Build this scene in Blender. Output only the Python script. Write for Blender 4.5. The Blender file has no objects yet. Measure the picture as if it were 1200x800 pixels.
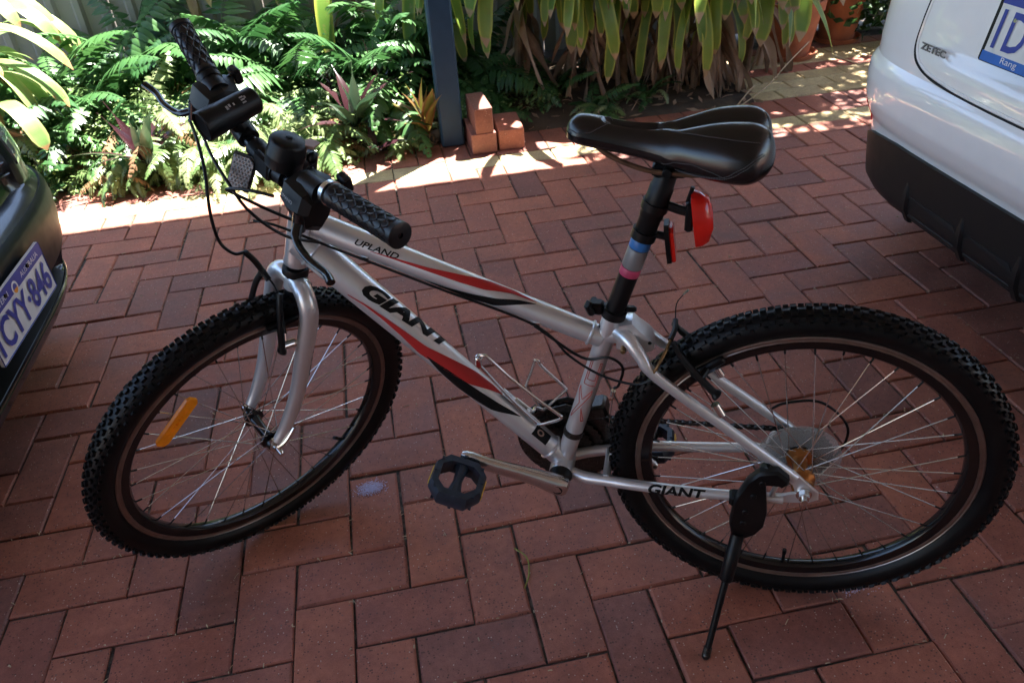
import bpy, bmesh, math, random
from mathutils import Vector, Matrix
from math import sin, cos, pi, radians, sqrt, atan2, exp

scene = bpy.context.scene
COL = scene.collection
R_ = random.Random(7)

# ------------------------------------------------------------------ camera
cam_d = bpy.data.cameras.new('camera')
cam = bpy.data.objects.new('camera', cam_d)
COL.objects.link(cam)
CAM_POS = Vector((-0.26753, -2.50144, 1.34177))
C_R = Vector((0.97955, -0.19170, -0.06109))
C_D = Vector((-0.15951, -0.55485, -0.81651))
C_F = Vector((0.12263, 0.80956, -0.57409))
cm = Matrix((C_R, -C_D, -C_F)).transposed().to_4x4()
cm.translation = CAM_POS
cam.matrix_world = cm
cam_d.sensor_fit = 'HORIZONTAL'
cam_d.sensor_width = 36.0
cam_d.lens = 926.38 / 1200 * 36.0
cam_d.clip_start = 0.02
cam_d.clip_end = 500
cam_d.dof.use_dof = True
cam_d.dof.focus_distance = 1.5
cam_d.dof.aperture_fstop = 11.0
scene.camera = cam

# ------------------------------------------------------------------ sky, sun, exposure
SUN_EL = radians(70)
SUN_H = Vector((0.742, 0.670, 0)).normalized()
SUN_DIR = SUN_H * cos(SUN_EL) + Vector((0, 0, sin(SUN_EL)))
world = bpy.data.worlds.new('World')
scene.world = world
world.use_nodes = True
wn = world.node_tree
bg = wn.nodes['Background']
sky = wn.nodes.new('ShaderNodeTexSky')
sky.sky_type = 'NISHITA'
sky.sun_disc = False
sky.sun_elevation = SUN_EL
sky.sun_rotation = atan2(SUN_H.x, SUN_H.y)
wn.links.new(sky.outputs[0], bg.inputs[0])
bg.inputs[1].default_value = 0.085
sun_d = bpy.data.lights.new('sun', 'SUN')
sun_d.energy = 5.0
sun_d.angle = radians(0.53)
sun_d.color = (1.0, 0.96, 0.9)
sun = bpy.data.objects.new('sun', sun_d)
COL.objects.link(sun)
sun.rotation_euler = SUN_DIR.to_track_quat('Z', 'Y').to_euler()
scene.view_settings.view_transform = 'Standard'
scene.view_settings.look = 'None'
scene.view_settings.gamma = 1
scene.view_settings.use_curve_mapping = False
scene.view_settings.exposure = 3.2
scene.render.engine = 'CYCLES'
scene.cycles.max_bounces = 6

# ------------------------------------------------------------------ helpers
class MB:
    """collects geometry; build() links it as one mesh object"""
    def __init__(s):
        s.v = []; s.f = []; s.uv = None
    def add(s, vs, fs):
        b = len(s.v)
        s.v.extend([tuple(p) for p in vs])
        s.f.extend([tuple(i + b for i in q) for q in fs])
        return s
    def box(s, c, size, m=None, bevel=0.0):
        x, y, z = [d / 2 for d in size]
        if bevel <= 0:
            vs = [Vector((i * x, j * y, k * z)) for k in (-1, 1) for j in (-1, 1) for i in (-1, 1)]
            fs = [(0, 2, 3, 1), (4, 5, 7, 6), (0, 1, 5, 4), (2, 6, 7, 3), (0, 4, 6, 2), (1, 3, 7, 5)]
        else:
            b = min(bevel, x * .95, y * .95, z * .95)
            rings = []
            for (zz, ins) in ((-z, b), (-z + b, 0), (z - b, 0), (z, b)):
                X, Y = x - ins, y - ins
                cbv = b if ins == 0 else b * .6
                rings.append([Vector(p + (zz,)) for p in ((X, -Y + cbv), (X, Y - cbv), (X - cbv, Y), (-X + cbv, Y), (-X, Y - cbv), (-X, -Y + cbv), (-X + cbv, -Y), (X - cbv, -Y))])
            vs = [p for r in rings for p in r]
            fs = [tuple(range(7, -1, -1)), tuple(range(24, 32))]
            for r in range(3):
                for i in range(8):
                    j = (i + 1) % 8
                    fs.append((r * 8 + i, r * 8 + j, r * 8 + 8 + j, r * 8 + 8 + i))
        c = Vector(c)
        if m is not None:
            vs = [m @ p for p in vs]
        return s.add([p + c for p in vs], fs)
    def tube(s, pts, rad, n=12, caps=True, flat=1.0, closed=False, upv=None):
        pts = [Vector(p) for p in pts]
        k = len(pts)
        if not hasattr(rad, '__len__'):
            rad = [rad] * k
        tang = []
        for i in range(k):
            if closed:
                t = pts[(i + 1) % k] - pts[i - 1]
            else:
                t = pts[min(i + 1, k - 1)] - pts[max(i - 1, 0)]
            tang.append(t.normalized())
        ref = Vector(upv) if upv is not None else (Vector((0, 0, 1)) if abs(tang[0].z) < .9 else Vector((1, 0, 0)))
        nrm = (ref - tang[0] * ref.dot(tang[0])).normalized()
        vs = []; fs = []
        for i in range(k):
            t = tang[i]
            nrm = (nrm - t * nrm.dot(t)).normalized()
            bn = t.cross(nrm)
            for j in range(n):
                a = 2 * pi * j / n
                vs.append(pts[i] + (nrm * cos(a) * flat + bn * sin(a)) * rad[i])
        for i in range(k if closed else k - 1):
            i2 = (i + 1) % k
            for j in range(n):
                j2 = (j + 1) % n
                fs.append((i * n + j, i * n + j2, i2 * n + j2, i2 * n + j))
        if caps and not closed:
            fs.append(tuple(range(n - 1, -1, -1)))
            fs.append(tuple((k - 1) * n + j for j in range(n)))
        return s.add(vs, fs)
    def cyl(s, a, b, r, n=16, r2=None, bevel=0.0):
        a = Vector(a); b = Vector(b); d = (b - a)
        L = d.length; d.normalize()
        r2 = r if r2 is None else r2
        if bevel > 0:
            return s.tube([a, a + d * bevel * .02 , a + d * bevel, b - d * bevel, b - d * bevel * .02, b], [r - bevel, r - bevel, r, r2, r2 - bevel, r2 - bevel], n)
        return s.tube([a, b], [r, r2], n)
    def lathe(s, prof, axis_o, ax, n=32, closed_prof=False):
        """prof: list of (radius, height along axis)"""
        ax = Vector(ax).normalized(); o = Vector(axis_o)
        e1 = ax.orthogonal().normalized(); e2 = ax.cross(e1)
        k = len(prof); vs = []; fs = []
        for j in range(n):
            a = 2 * pi * j / n
            d = e1 * cos(a) + e2 * sin(a)
            for (r, h) in prof:
                vs.append(o + d * r + ax * h)
        for j in range(n):
            j2 = (j + 1) % n
            for i in range(k if closed_prof else k - 1):
                i2 = (i + 1) % k
                fs.append((j * k + i, j2 * k + i, j2 * k + i2, j * k + i2))
        return s.add(vs, fs)
    def ell(s, c, r, n=12, m=8, rot=None):
        c = Vector(c); vs = []; fs = []
        for i in range(m + 1):
            th = pi * i / m
            for j in range(n):
                a = 2 * pi * j / n
                p = Vector((r[0] * sin(th) * cos(a), r[1] * sin(th) * sin(a), r[2] * cos(th)))
                if rot is not None: p = rot @ p
                vs.append(c + p)
        for i in range(m):
            for j in range(n):
                j2 = (j + 1) % n
                fs.append((i * n + j, (i + 1) * n + j, (i + 1) * n + j2, i * n + j2))
        return s.add(vs, fs)
    def prism(s, poly, o, ex, ey, ez, th, bevel=0.0):
        """2-D polygon poly in (ex,ey) from origin o, thickness th along ez (centred)"""
        o = Vector(o); ex = Vector(ex); ey = Vector(ey); ez = Vector(ez)
        k = len(poly)
        cx = sum(p[0] for p in poly) / k; cy = sum(p[1] for p in poly) / k
        vs = []
        lay = [(-th / 2, 1)] + [(th / 2, 1)]
        if bevel > 0:
            lay = [(-th / 2, 1 - bevel), (-th / 2 * .6, 1), (th / 2 * .6, 1), (th / 2, 1 - bevel)]
        for (h, sc) in lay:
            for p in poly:
                vs.append(o + ex * (cx + (p[0] - cx) * sc) + ey * (cy + (p[1] - cy) * sc) + ez * h)
        fs = [tuple(range(k - 1, -1, -1)), tuple((len(lay) - 1) * k + i for i in range(k))]
        for l in range(len(lay) - 1):
            for i in range(k):
                j = (i + 1) % k
                fs.append((l * k + i, l * k + j, l * k + k + j, l * k + k + i))
        return s.add(vs, fs)
    def mesh(s, name, mat=None, smooth=True, angle=35):
        me = bpy.data.meshes.new(name)
        me.from_pydata(s.v, [], s.f)
        if mat is not None:
            for m_ in (mat if isinstance(mat, (list, tuple)) else [mat]):
                me.materials.append(m_)
        bm = bmesh.new(); bm.from_mesh(me)
        bmesh.ops.recalc_face_normals(bm, faces=bm.faces)
        bm.to_mesh(me); bm.free()
        if smooth:
            me.polygons.foreach_set('use_smooth', [True] * len(me.polygons))
            try:
                me.set_sharp_from_angle(angle=radians(angle))
            except Exception:
                pass
        me.update()
        return me
    def build(s, name, mat, parent=None, smooth=True, angle=35, local=None):
        return link(name, s.mesh(name, mat, smooth, angle), parent, local)

def link(name, me, parent=None, local=None):
    o = bpy.data.objects.new(name, me)
    COL.objects.link(o)
    if parent is not None:
        o.parent = parent
    if local is not None:
        o.matrix_local = local
    return o

def thing(name, label, cat, loc=(0, 0, 0), rot=(0, 0, 0), group=None):
    o = bpy.data.objects.new(name, None)
    COL.objects.link(o)
    o.location = loc; o.rotation_euler = rot
    o.empty_display_size = .1
    tag(o, label, cat, group)
    return o

def tag(o, label=None, cat=None, group=None, kind=None):
    if label: o['label'] = label
    if cat: o['category'] = cat
    if group: o['group'] = group
    if kind: o['kind'] = kind
    return o

def catmull(pts, n=8, closed=False):
    pts = [Vector(p) for p in pts]
    out = []
    k = len(pts)
    for i in range(k if closed else k - 1):
        if closed:
            p0, p1, p2, p3 = pts[i - 1], pts[i], pts[(i + 1) % k], pts[(i + 2) % k]
        else:
            p1, p2 = pts[i], pts[i + 1]
            p0 = pts[i - 1] if i > 0 else p1 * 2 - p2
            p3 = pts[i + 2] if i + 2 < k else p2 * 2 - p1
        for j in range(n):
            t = j / n
            out.append(.5 * ((2 * p1) + (p2 - p0) * t + (2 * p0 - 5 * p1 + 4 * p2 - p3) * t * t + (3 * p1 - p0 - 3 * p2 + p3) * t ** 3))
    if not closed:
        out.append(pts[-1])
    return out

def interp(tab, x):
    if x <= tab[0][0]: return tab[0][1]
    for (a, b), (c, d) in zip(tab, tab[1:]):
        if x <= c:
            t = (x - a) / (c - a)
            return b + (d - b) * t
    return tab[-1][1]

def sstep(a, b, x):
    t = max(0, min(1, (x - a) / (b - a)))
    return t * t * (3 - 2 * t)

# ------------------------------------------------------------------ materials
def new_mat(name):
    m = bpy.data.materials.new(name)
    m.use_nodes = True
    nt = m.node_tree
    return m, nt, nt.nodes['Principled BSDF']

def L_(nt, a, b): nt.links.new(a, b)

def noise(nt, scale, detail=4, rough=.55, vec=None, dist=0):
    n = nt.nodes.new('ShaderNodeTexNoise')
    n.inputs['Scale'].default_value = scale
    n.inputs['Detail'].default_value = detail
    n.inputs['Roughness'].default_value = rough
    n.inputs['Distortion'].default_value = dist
    if vec is not None: L_(nt, vec, n.inputs['Vector'])
    return n

def ramp(nt, fac, stops):
    r = nt.nodes.new('ShaderNodeValToRGB')
    e = r.color_ramp.elements
    while len(e) > 1: e.remove(e[-1])
    e[0].position = stops[0][0]; e[0].color = tuple(stops[0][1]) + (1,)
    for p, c in stops[1:]:
        q = e.new(p); q.color = tuple(c) + (1,)
    L_(nt, fac, r.inputs[0])
    return r

def mixc(nt, fac, a, b, mode='MIX'):
    m = nt.nodes.new('ShaderNodeMix')
    m.data_type = 'RGBA'; m.blend_type = mode
    for sock, val in ((m.inputs[0], fac), (m.inputs[6], a), (m.inputs[7], b)):
        if hasattr(val, 'is_linked') or hasattr(val, 'links'):
            L_(nt, val, sock)
        elif hasattr(val, '__len__'):
            sock.default_value = tuple(val) + ((1,) if len(val) == 3 else ())
        else:
            sock.default_value = val
    return m.outputs[2]

def bump(nt, bsdf, h, strength=.3, dist=.002):
    b = nt.nodes.new('ShaderNodeBump')
    b.inputs['Strength'].default_value = strength
    b.inputs['Distance'].default_value = dist
    L_(nt, h, b.inputs['Height'])
    L_(nt, b.outputs[0], bsdf.inputs['Normal'])

def objco(nt):
    return nt.nodes.new('ShaderNodeTexCoord').outputs['Object']

def mat(name, col, rough=.5, metal=0.0, var=.12, scale=30, bumpv=0.0, bscale=200, coat=0.0, dust=0.0, spec=.5, dustcol=(.32, .27, .22)):
    m, nt, b = new_mat(name)
    co = objco(nt)
    n = noise(nt, scale, 5, vec=co)
    lo = [c * (1 - var) for c in col]; hi = [min(1, c * (1 + var)) for c in col]
    r = ramp(nt, n.outputs[0], [(.3, lo), (.7, hi)])
    out = r.outputs[0]
    if dust > 0:
        n2 = noise(nt, scale * .35, 6, .7, vec=co)
        f = ramp(nt, n2.outputs[0], [(.48, (0, 0, 0)), (.75, (dust, dust, dust))])
        out = mixc(nt, f.outputs[0], out, dustcol)
    L_(nt, out, b.inputs['Base Color'])
    rr = nt.nodes.new('ShaderNodeMapRange')
    rr.inputs[3].default_value = max(0.02, rough * .8); rr.inputs[4].default_value = min(1, rough * 1.25)
    L_(nt, n.outputs[0], rr.inputs[0])
    L_(nt, rr.outputs[0], b.inputs['Roughness'])
    b.inputs['Metallic'].default_value = metal
    b.inputs['Specular IOR Level'].default_value = spec
    b.inputs['Coat Weight'].default_value = coat
    b.inputs['Coat Roughness'].default_value = .05
    if bumpv > 0:
        nb = noise(nt, bscale, 4, vec=co)
        bump(nt, b, nb.outputs[0], bumpv, .001)
    return m

def brick_mat(name, cols, island=False):
    m, nt, b = new_mat(name)
    geo = nt.nodes.new('ShaderNodeNewGeometry')
    oi = nt.nodes.new('ShaderNodeObjectInfo')
    rnd = geo.outputs['Random Per Island'] if island else oi.outputs['Random']
    r = ramp(nt, rnd, [(i / (len(cols) - 1), c) for i, c in enumerate(cols)])
    pos = geo.outputs['Position']
    n1 = noise(nt, 9, 5, .6, vec=pos)
    n2 = noise(nt, 55, 6, .7, vec=pos)
    n3 = noise(nt, 420, 3, .7, vec=pos)
    c = mixc(nt, .75, r.outputs[0], ramp(nt, n1.outputs[0], [(.28, (.36, .31, .31)), (.72, (.64, .64, .62))]).outputs[0], 'OVERLAY')
    c = mixc(nt, .5, c, ramp(nt, n2.outputs[0], [(.3, (.35, .33, .33)), (.72, (.68, .68, .68))]).outputs[0], 'OVERLAY')
    c = mixc(nt, .75, c, ramp(nt, n3.outputs[0], [(.25, (.3, .28, .28)), (.45, (.5, .5, .5)), (.7, (.62, .6, .6))]).outputs[0], 'OVERLAY')
    # pale grit and dark pits
    vo = nt.nodes.new('ShaderNodeTexVoronoi'); vo.inputs['Scale'].default_value = 190
    L_(nt, pos, vo.inputs['Vector'])
    sp = nt.nodes.new('ShaderNodeSeparateColor'); L_(nt, vo.outputs['Color'], sp.inputs[0])
    th = nt.nodes.new('ShaderNodeMath'); th.operation = 'GREATER_THAN'; th.inputs[1].default_value = .91
    L_(nt, sp.outputs[0], th.inputs[0])
    lt = nt.nodes.new('ShaderNodeMath'); lt.operation = 'LESS_THAN'; lt.inputs[1].default_value = .27
    L_(nt, vo.outputs['Distance'], lt.inputs[0])
    mu = nt.nodes.new('ShaderNodeMath'); mu.operation = 'MULTIPLY'
    L_(nt, th.outputs[0], mu.inputs[0]); L_(nt, lt.outputs[0], mu.inputs[1])
    mu2 = nt.nodes.new('ShaderNodeMath'); mu2.operation = 'MULTIPLY'; mu2.inputs[1].default_value = .6
    L_(nt, mu.outputs[0], mu2.inputs[0])
    c = mixc(nt, mu2.outputs[0], c, (.62, .5, .42))
    th2 = nt.nodes.new('ShaderNodeMath'); th2.operation = 'GREATER_THAN'; th2.inputs[1].default_value = .80
    L_(nt, sp.outputs[1], th2.inputs[0])
    lt2 = nt.nodes.new('ShaderNodeMath'); lt2.operation = 'LESS_THAN'; lt2.inputs[1].default_value = .35
    L_(nt, vo.outputs['Distance'], lt2.inputs[0])
    mu3 = nt.nodes.new('ShaderNodeMath'); mu3.operation = 'MULTIPLY'
    L_(nt, th2.outputs[0], mu3.inputs[0]); L_(nt, lt2.outputs[0], mu3.inputs[1])
    mu4 = nt.nodes.new('ShaderNodeMath'); mu4.operation = 'MULTIPLY'; mu4.inputs[1].default_value = .7
    L_(nt, mu3.outputs[0], mu4.inputs[0])
    c = mixc(nt, mu4.outputs[0], c, (.06, .03, .028))
    # worn blotches
    n4 = noise(nt, 3.1, 4, .6, vec=pos)
    st = ramp(nt, n4.outputs[0], [(.54, (0, 0, 0)), (.70, (.42, .42, .42))])
    c = mixc(nt, st.outputs[0], c, (.1, .055, .05))
    L_(nt, c, b.inputs['Base Color'])
    rg = nt.nodes.new('ShaderNodeMapRange'); rg.inputs[1].default_value = .3; rg.inputs[2].default_value = .7; rg.inputs[3].default_value = .5; rg.inputs[4].default_value = .78
    L_(nt, n1.outputs[0], rg.inputs[0]); L_(nt, rg.outputs[0], b.inputs['Roughness'])
    b.inputs['Specular IOR Level'].default_value = .45
    ad = nt.nodes.new('ShaderNodeMath'); ad.operation = 'ADD'
    L_(nt, n3.outputs[0], ad.inputs[0]); L_(nt, n2.outputs[0], ad.inputs[1])
    bump(nt, b, ad.outputs[0], .35, .0015)
    return m

def leaf_mat(name, c1, c2, edge=None, tip=None, back=None, rough=.4, trans=.3, scale=14, spec=.5, veins=None):
    """leaf: colour varies plant to plant and along the blade; edge/tip colours follow the leaf's own UV"""
    m, nt, b = new_mat(name)
    oi = nt.nodes.new('ShaderNodeObjectInfo')
    n = noise(nt, scale, 3, vec=objco(nt))
    ad = nt.nodes.new('ShaderNodeMath'); ad.operation = 'ADD'
    L_(nt, n.outputs[0], ad.inputs[0])
    mr = nt.nodes.new('ShaderNodeMapRange'); mr.inputs[3].default_value = -.3; mr.inputs[4].default_value = .3
    L_(nt, oi.outputs['Random'], mr.inputs[0]); L_(nt, mr.outputs[0], ad.inputs[1])
    c = ramp(nt, ad.outputs[0], [(.25, c1), (.75, c2)]).outputs[0]
    if edge or tip:
        uv = nt.nodes.new('ShaderNodeUVMap')
        sx = nt.nodes.new('ShaderNodeSeparateXYZ'); L_(nt, uv.outputs[0], sx.inputs[0])
        if edge:
            a = nt.nodes.new('ShaderNodeMath'); a.operation = 'SUBTRACT'; a.inputs[1].default_value = .5
            L_(nt, sx.outputs[0], a.inputs[0])
            a2 = nt.nodes.new('ShaderNodeMath'); a2.operation = 'ABSOLUTE'; L_(nt, a.outputs[0], a2.inputs[0])
            f = ramp(nt, a2.outputs[0], [(.3, (0, 0, 0)), (.5, (.9, .9, .9))])
            c = mixc(nt, f.outputs[0], c, edge)
        if tip:
            nn = noise(nt, 9, 3, vec=objco(nt))
            a = nt.nodes.new('ShaderNodeMath'); a.operation = 'MULTIPLY_ADD'; a.inputs[1].default_value = .10
            L_(nt, nn.outputs[0], a.inputs[0]); L_(nt, sx.outputs[1], a.inputs[2])
            f = ramp(nt, a.outputs[0], [(.985, (0, 0, 0)), (1.02, (1, 1, 1))])
            c = mixc(nt, f.outputs[0], c, tip)
    if veins:
        uv2 = nt.nodes.new('ShaderNodeUVMap')
        wv = nt.nodes.new('ShaderNodeTexWave'); wv.inputs['Scale'].default_value = 5.0; wv.inputs['Distortion'].default_value = 1.5; wv.inputs['Detail'].default_value = 3
        mp = nt.nodes.new('ShaderNodeMapping'); mp.inputs['Scale'].default_value = (1, .04, 1)
        L_(nt, uv2.outputs[0], mp.inputs[0]); L_(nt, mp.outputs[0], wv.inputs['Vector'])
        c = mixc(nt, .55, c, ramp(nt, wv.outputs['Fac'], [(.2, (.40, .40, .38)), (.8, (.62, .62, .6))]).outputs[0], 'OVERLAY')
        nb = noise(nt, 45, 4, vec=objco(nt))
        sp_ = ramp(nt, nb.outputs[0], [(.60, (0, 0, 0)), (.74, (.7, .7, .7))])
        c = mixc(nt, sp_.outputs[0], c, veins)
        bump(nt, b, wv.outputs['Fac'], .35, .002)
    if back:
        g = nt.nodes.new('ShaderNodeNewGeometry')
        c = mixc(nt, g.outputs['Backfacing'], c, back)
    L_(nt, c, b.inputs['Base Color'])
    b.inputs['Roughness'].default_value = rough
    b.inputs['Specular IOR Level'].default_value = spec
    tr = nt.nodes.new('ShaderNodeBsdfTranslucent')
    L_(nt, c, tr.inputs[0])
    mx = nt.nodes.new('ShaderNodeMixShader'); mx.inputs[0].default_value = trans
    L_(nt, b.outputs[0], mx.inputs[1]); L_(nt, tr.outputs[0], mx.inputs[2])
    L_(nt, mx.outputs[0], nt.nodes['Material Output'].inputs['Surface'])
    return m

def glassy(name, col, rough=.15, alpha=.6, ior=1.45):
    m, nt, b = new_mat(name)
    n = noise(nt, 40, 2, vec=objco(nt))
    r = ramp(nt, n.outputs[0], [(.3, [c * .85 for c in col]), (.7, col)])
    L_(nt, r.outputs[0], b.inputs['Base Color'])
    b.inputs['Roughness'].default_value = rough
    b.inputs['Alpha'].default_value = alpha
    b.inputs['IOR'].default_value = ior
    return m

REDS = [(.28, .098, .066), (.335, .118, .074), (.235, .088, .066), (.36, .130, .078), (.275, .104, .072), (.19, .082, .067), (.31, .106, .065), (.215, .090, .070), (.345, .122, .072), (.255, .093, .066)]
YELS = [(.42, .34, .17), (.46, .38, .21), (.38, .30, .15), (.44, .36, .19)]
M = {}
M['brick'] = brick_mat('red_clay_paver', REDS)
M['brick_i'] = brick_mat('red_clay_paver_far', REDS, True)
M['yellow'] = brick_mat('cream_paver', YELS)
M['orange_brick'] = brick_mat('orange_house_brick', [(.20, .082, .058), (.17, .072, .052)])
M['sand'] = mat('jointing_sand', (.045, .034, .026), .95, var=.6, scale=90, bumpv=.6, bscale=300, dust=.6)
M['soil'] = mat('garden_soil', (.045, .03, .02), .95, var=.5, scale=12, bumpv=.9, bscale=60, dust=.5, dustcol=(.16, .1, .055))
M['silver'] = mat('silver_frame_paint', (.68, .68, .685), .33, .68, var=.04, scale=14, coat=.4, dust=.06, dustcol=(.40, .38, .36))
M['alloy'] = mat('polished_alloy', (.70, .69, .67), .24, 1.0, var=.08, scale=60, dust=.10, dustcol=(.3, .28, .26))
M['rimalloy'] = mat('dull_rim_alloy', (.27, .21, .18), .34, .9, var=.15, scale=50)
M['steel'] = mat('spoke_steel', (.62, .61, .59), .25, 1.0, var=.1, scale=90)
M['black'] = mat('black_plastic', (.004, .004, .0045), .4, var=.25, scale=40, dust=.04, bumpv=.08, spec=.26, dustcol=(.08, .075, .07))
M['blackgloss'] = mat('black_gloss_paint', (.004, .004, .0045), .2, var=.2, scale=30, coat=.15)
M['bar'] = mat('bar_black_paint', (.0045, .005, .0065), .22, var=.2, scale=40, dust=.03, dustcol=(.1, .1, .1))
M['rubber'] = mat('tyre_rubber', (.0035, .0035, .004), .4, var=.35, scale=45, dust=.35, bumpv=.2, spec=.2, dustcol=(.014, .012, .011))
M['grip'] = mat('grip_rubber', (.0045, .0052, .0075), .38, var=.25, scale=60, dust=.1, spec=.4, dustcol=(.03, .03, .035))
M['leather'] = mat('saddle_vinyl', (.003, .003, .0035), .24, var=.2, scale=25, bumpv=.10, bscale=700, spec=.6)
M['stitch'] = mat('stitching', (.075, .075, .08), .7)
M['red'] = mat('red_decal', (.42, .022, .02), .45, .0, var=.06, spec=.3)
M['blackdecal'] = mat('black_decal', (.004, .004, .004), .5, var=.1, spec=.2)
M['reddecal2'] = mat('pale_red_decal', (.5, .12, .1), .4)
M['brown_steel'] = mat('rusty_rail', (.13, .07, .04), .5, .6, var=.4, scale=40)
M['copper'] = mat('bronze_hub', (.42, .17, .05), .32, .85, var=.45, scale=45, dust=.35, dustcol=(.12, .07, .04))
M['orange'] = glassy('orange_reflector', (1.0, .30, .01), .2, 1.0)
M['redlens'] = glassy('red_lens', (.72, .02, .012), .12, .94)
M['whiterefl'] = mat('clear_reflector', (.20, .20, .21), .35, .1, var=.4, scale=500)
M['clearplastic'] = glassy('clear_plastic_disc', (.52, .51, .49), .35, .34)
M['chrome'] = mat('chrome', (.75, .75, .75), .12, 1.0, var=.05)
M['blueband'] = mat('blue_tape', (.03, .16, .45), .4)
M['greyband'] = mat('grey_anodised', (.20, .20, .205), .45, .3)
M['pinkband'] = mat('pink_tape', (.45, .05, .12), .45)
M['pedal'] = mat('pedal_plastic', (.014, .021, .034), .42, var=.4, scale=50, dust=.35, spec=.4, dustcol=(.05, .065, .095))
M['yellowrefl'] = glassy('yellow_reflector', (.75, .45, .02), .3, .95)
M['chain'] = mat('oily_chain', (.06, .055, .05), .35, .9, var=.4, scale=200)
M['bellbrass'] = mat('brown_lever_plastic', (.32, .2, .15), .4)
M['tape'] = mat('frayed_tape', (.42, .38, .26), .8, var=.3, scale=90)
M['cablebrown'] = mat('noodle_brass', (.2, .12, .05), .4, .7)
M['post'] = mat('slate_blue_powdercoat', (.016, .050, .098), .55, var=.1, scale=20, dust=.02, spec=.3)
M['render'] = mat('added_wall_cream', (.40, .37, .33), .8, var=.05, scale=4)
M['roof'] = mat('cream_roof_sheet', (.52, .50, .46), .55, var=.05)
M['fence'] = mat('grey_steel_fence', (.30, .28, .25), .55, var=.08, scale=5, dust=.2)
M['terracotta'] = mat('terracotta', (.40, .13, .06), .8, var=.2, scale=14, dust=.25, bumpv=.15, dustcol=(.35, .22, .16))
M['carwhite'] = mat('white_car_paint', (.88, .87, .855), .3, var=.01, coat=1.0, dust=.03)
M['cardark'] = mat('dark_navy_car_paint', (.004, .006, .009), .22, var=.06, spec=.4, coat=.25, dust=.03, dustcol=(.06, .06, .06))
M['carplastic'] = mat('grey_bumper_plastic', (.0075, .0078, .0085), .5, var=.12, scale=20, bumpv=.15, bscale=900, dust=.05, spec=.35, dustcol=(.05, .05, .05))
M['gap'] = mat('shade_and_underbody_black', (.006, .006, .007), .8)  # black for painted gap and slot shade, also the underbody
M['carglass'] = mat('tinted_window', (.012, .014, .015), .05, coat=.6)
M['headglass'] = mat('headlamp_glass', (.25, .27, .28), .06, .4, var=.5, scale=14, coat=1.0)
M['platewhite'] = mat('plate_white', (.72, .72, .70), .35, var=.04, dust=.15)
M['plateblue'] = mat('plate_blue', (.025, .045, .30), .4)
M['plateblue2'] = mat('plate_surround_blue', (.02, .13, .50), .35)
M['platesun'] = mat('plate_orange', (.85, .33, .03), .4)
M['textwhite'] = mat('white_print', (.75, .75, .75), .5)
M['textgrey'] = mat('grey_print', (.3, .3, .3), .5)
M['wood'] = mat('bark', (.17, .115, .07), .85, var=.35, scale=30, bumpv=.6, bscale=80)
M['stick'] = mat('dry_stem', (.40, .31, .20), .8, var=.3, scale=40)
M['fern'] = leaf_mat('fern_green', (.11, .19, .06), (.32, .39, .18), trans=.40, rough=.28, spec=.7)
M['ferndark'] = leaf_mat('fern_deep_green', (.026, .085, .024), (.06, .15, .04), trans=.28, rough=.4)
M['fernbrown'] = leaf_mat('fern_dead', (.17, .085, .035), (.30, .18, .085), trans=.2, rough=.8)
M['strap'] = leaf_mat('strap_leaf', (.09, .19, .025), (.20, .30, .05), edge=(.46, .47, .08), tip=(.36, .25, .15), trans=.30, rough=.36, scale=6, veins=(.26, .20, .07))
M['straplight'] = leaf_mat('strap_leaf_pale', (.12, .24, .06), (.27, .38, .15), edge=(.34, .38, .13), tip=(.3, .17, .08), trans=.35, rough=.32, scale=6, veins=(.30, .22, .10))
M['dead'] = leaf_mat('dead_strap_leaf', (.20, .125, .08), (.42, .30, .21), trans=.15, rough=.85, scale=9)
M['rhoeo'] = leaf_mat('oyster_leaf', (.05, .11, .06), (.10, .18, .10), back=(.035, .012, .016), trans=.12, rough=.26)
M['cordyline'] = leaf_mat('striped_leaf', (.17, .18, .03), (.22, .15, .05), edge=(.22, .05, .04), trans=.3, rough=.4)
M['shrub'] = leaf_mat('shrub_leaf', (.03, .085, .02), (.07, .15, .035), trans=.25, rough=.3)

W = 0.1180           # paver module: half a brick length, joints included
BL, BW = 2 * W - .0045, W - .0045

# ------------------------------------------------------------------ paving
def sheet(name, x0, x1, y0, y1, z, m, nx=1, ny=1, fz=None):
    b = MB(); vs = []; fs = []
    for j in range(ny + 1):
        for i in range(nx + 1):
            x = x0 + (x1 - x0) * i / nx; y = y0 + (y1 - y0) * j / ny
            vs.append((x, y, z + (fz(x, y) if fz else 0)))
    for j in range(ny):
        for i in range(nx):
            a = j * (nx + 1) + i
            fs.append((a, a + 1, a + nx + 2, a + nx + 1))
    b.add(vs, fs)
    return b.build(name, m)

ground = tag(sheet('ground', -60, 60, -60, 60, -.03, M['soil']), kind='structure')
paving = tag(sheet('paving', -4.2, 5.0, -5.0, 1.075, -.0075, M['sand'], 40, 30), kind='structure')

def brick_mesh(lx, ly, seed, h=.03):
    """chamfered paver, slightly uneven, top at z=0"""
    r = random.Random(seed)
    c = .0024 + .003 * r.random()
    b = MB(); vs = []
    for (z, ins) in ((-h, 0), (-c, 0), (0, c)):
        for (i, j) in ((-1, -1), (1, -1), (1, 1), (-1, 1)):
            e = .0013
            vs.append((i * (lx / 2 - ins) + r.uniform(-e, e), j * (ly / 2 - ins) + r.uniform(-e, e), z + (r.uniform(-.0006, .0006) if z == 0 else 0)))
    fs = [(8, 9, 10, 11)]
    for k in (0, 4):
        for i in range(4):
            j = (i + 1) % 4
            fs.append((k + i, k + j, k + 4 + j, k + 4 + i))
    b.add(vs, fs)
    return b

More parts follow.
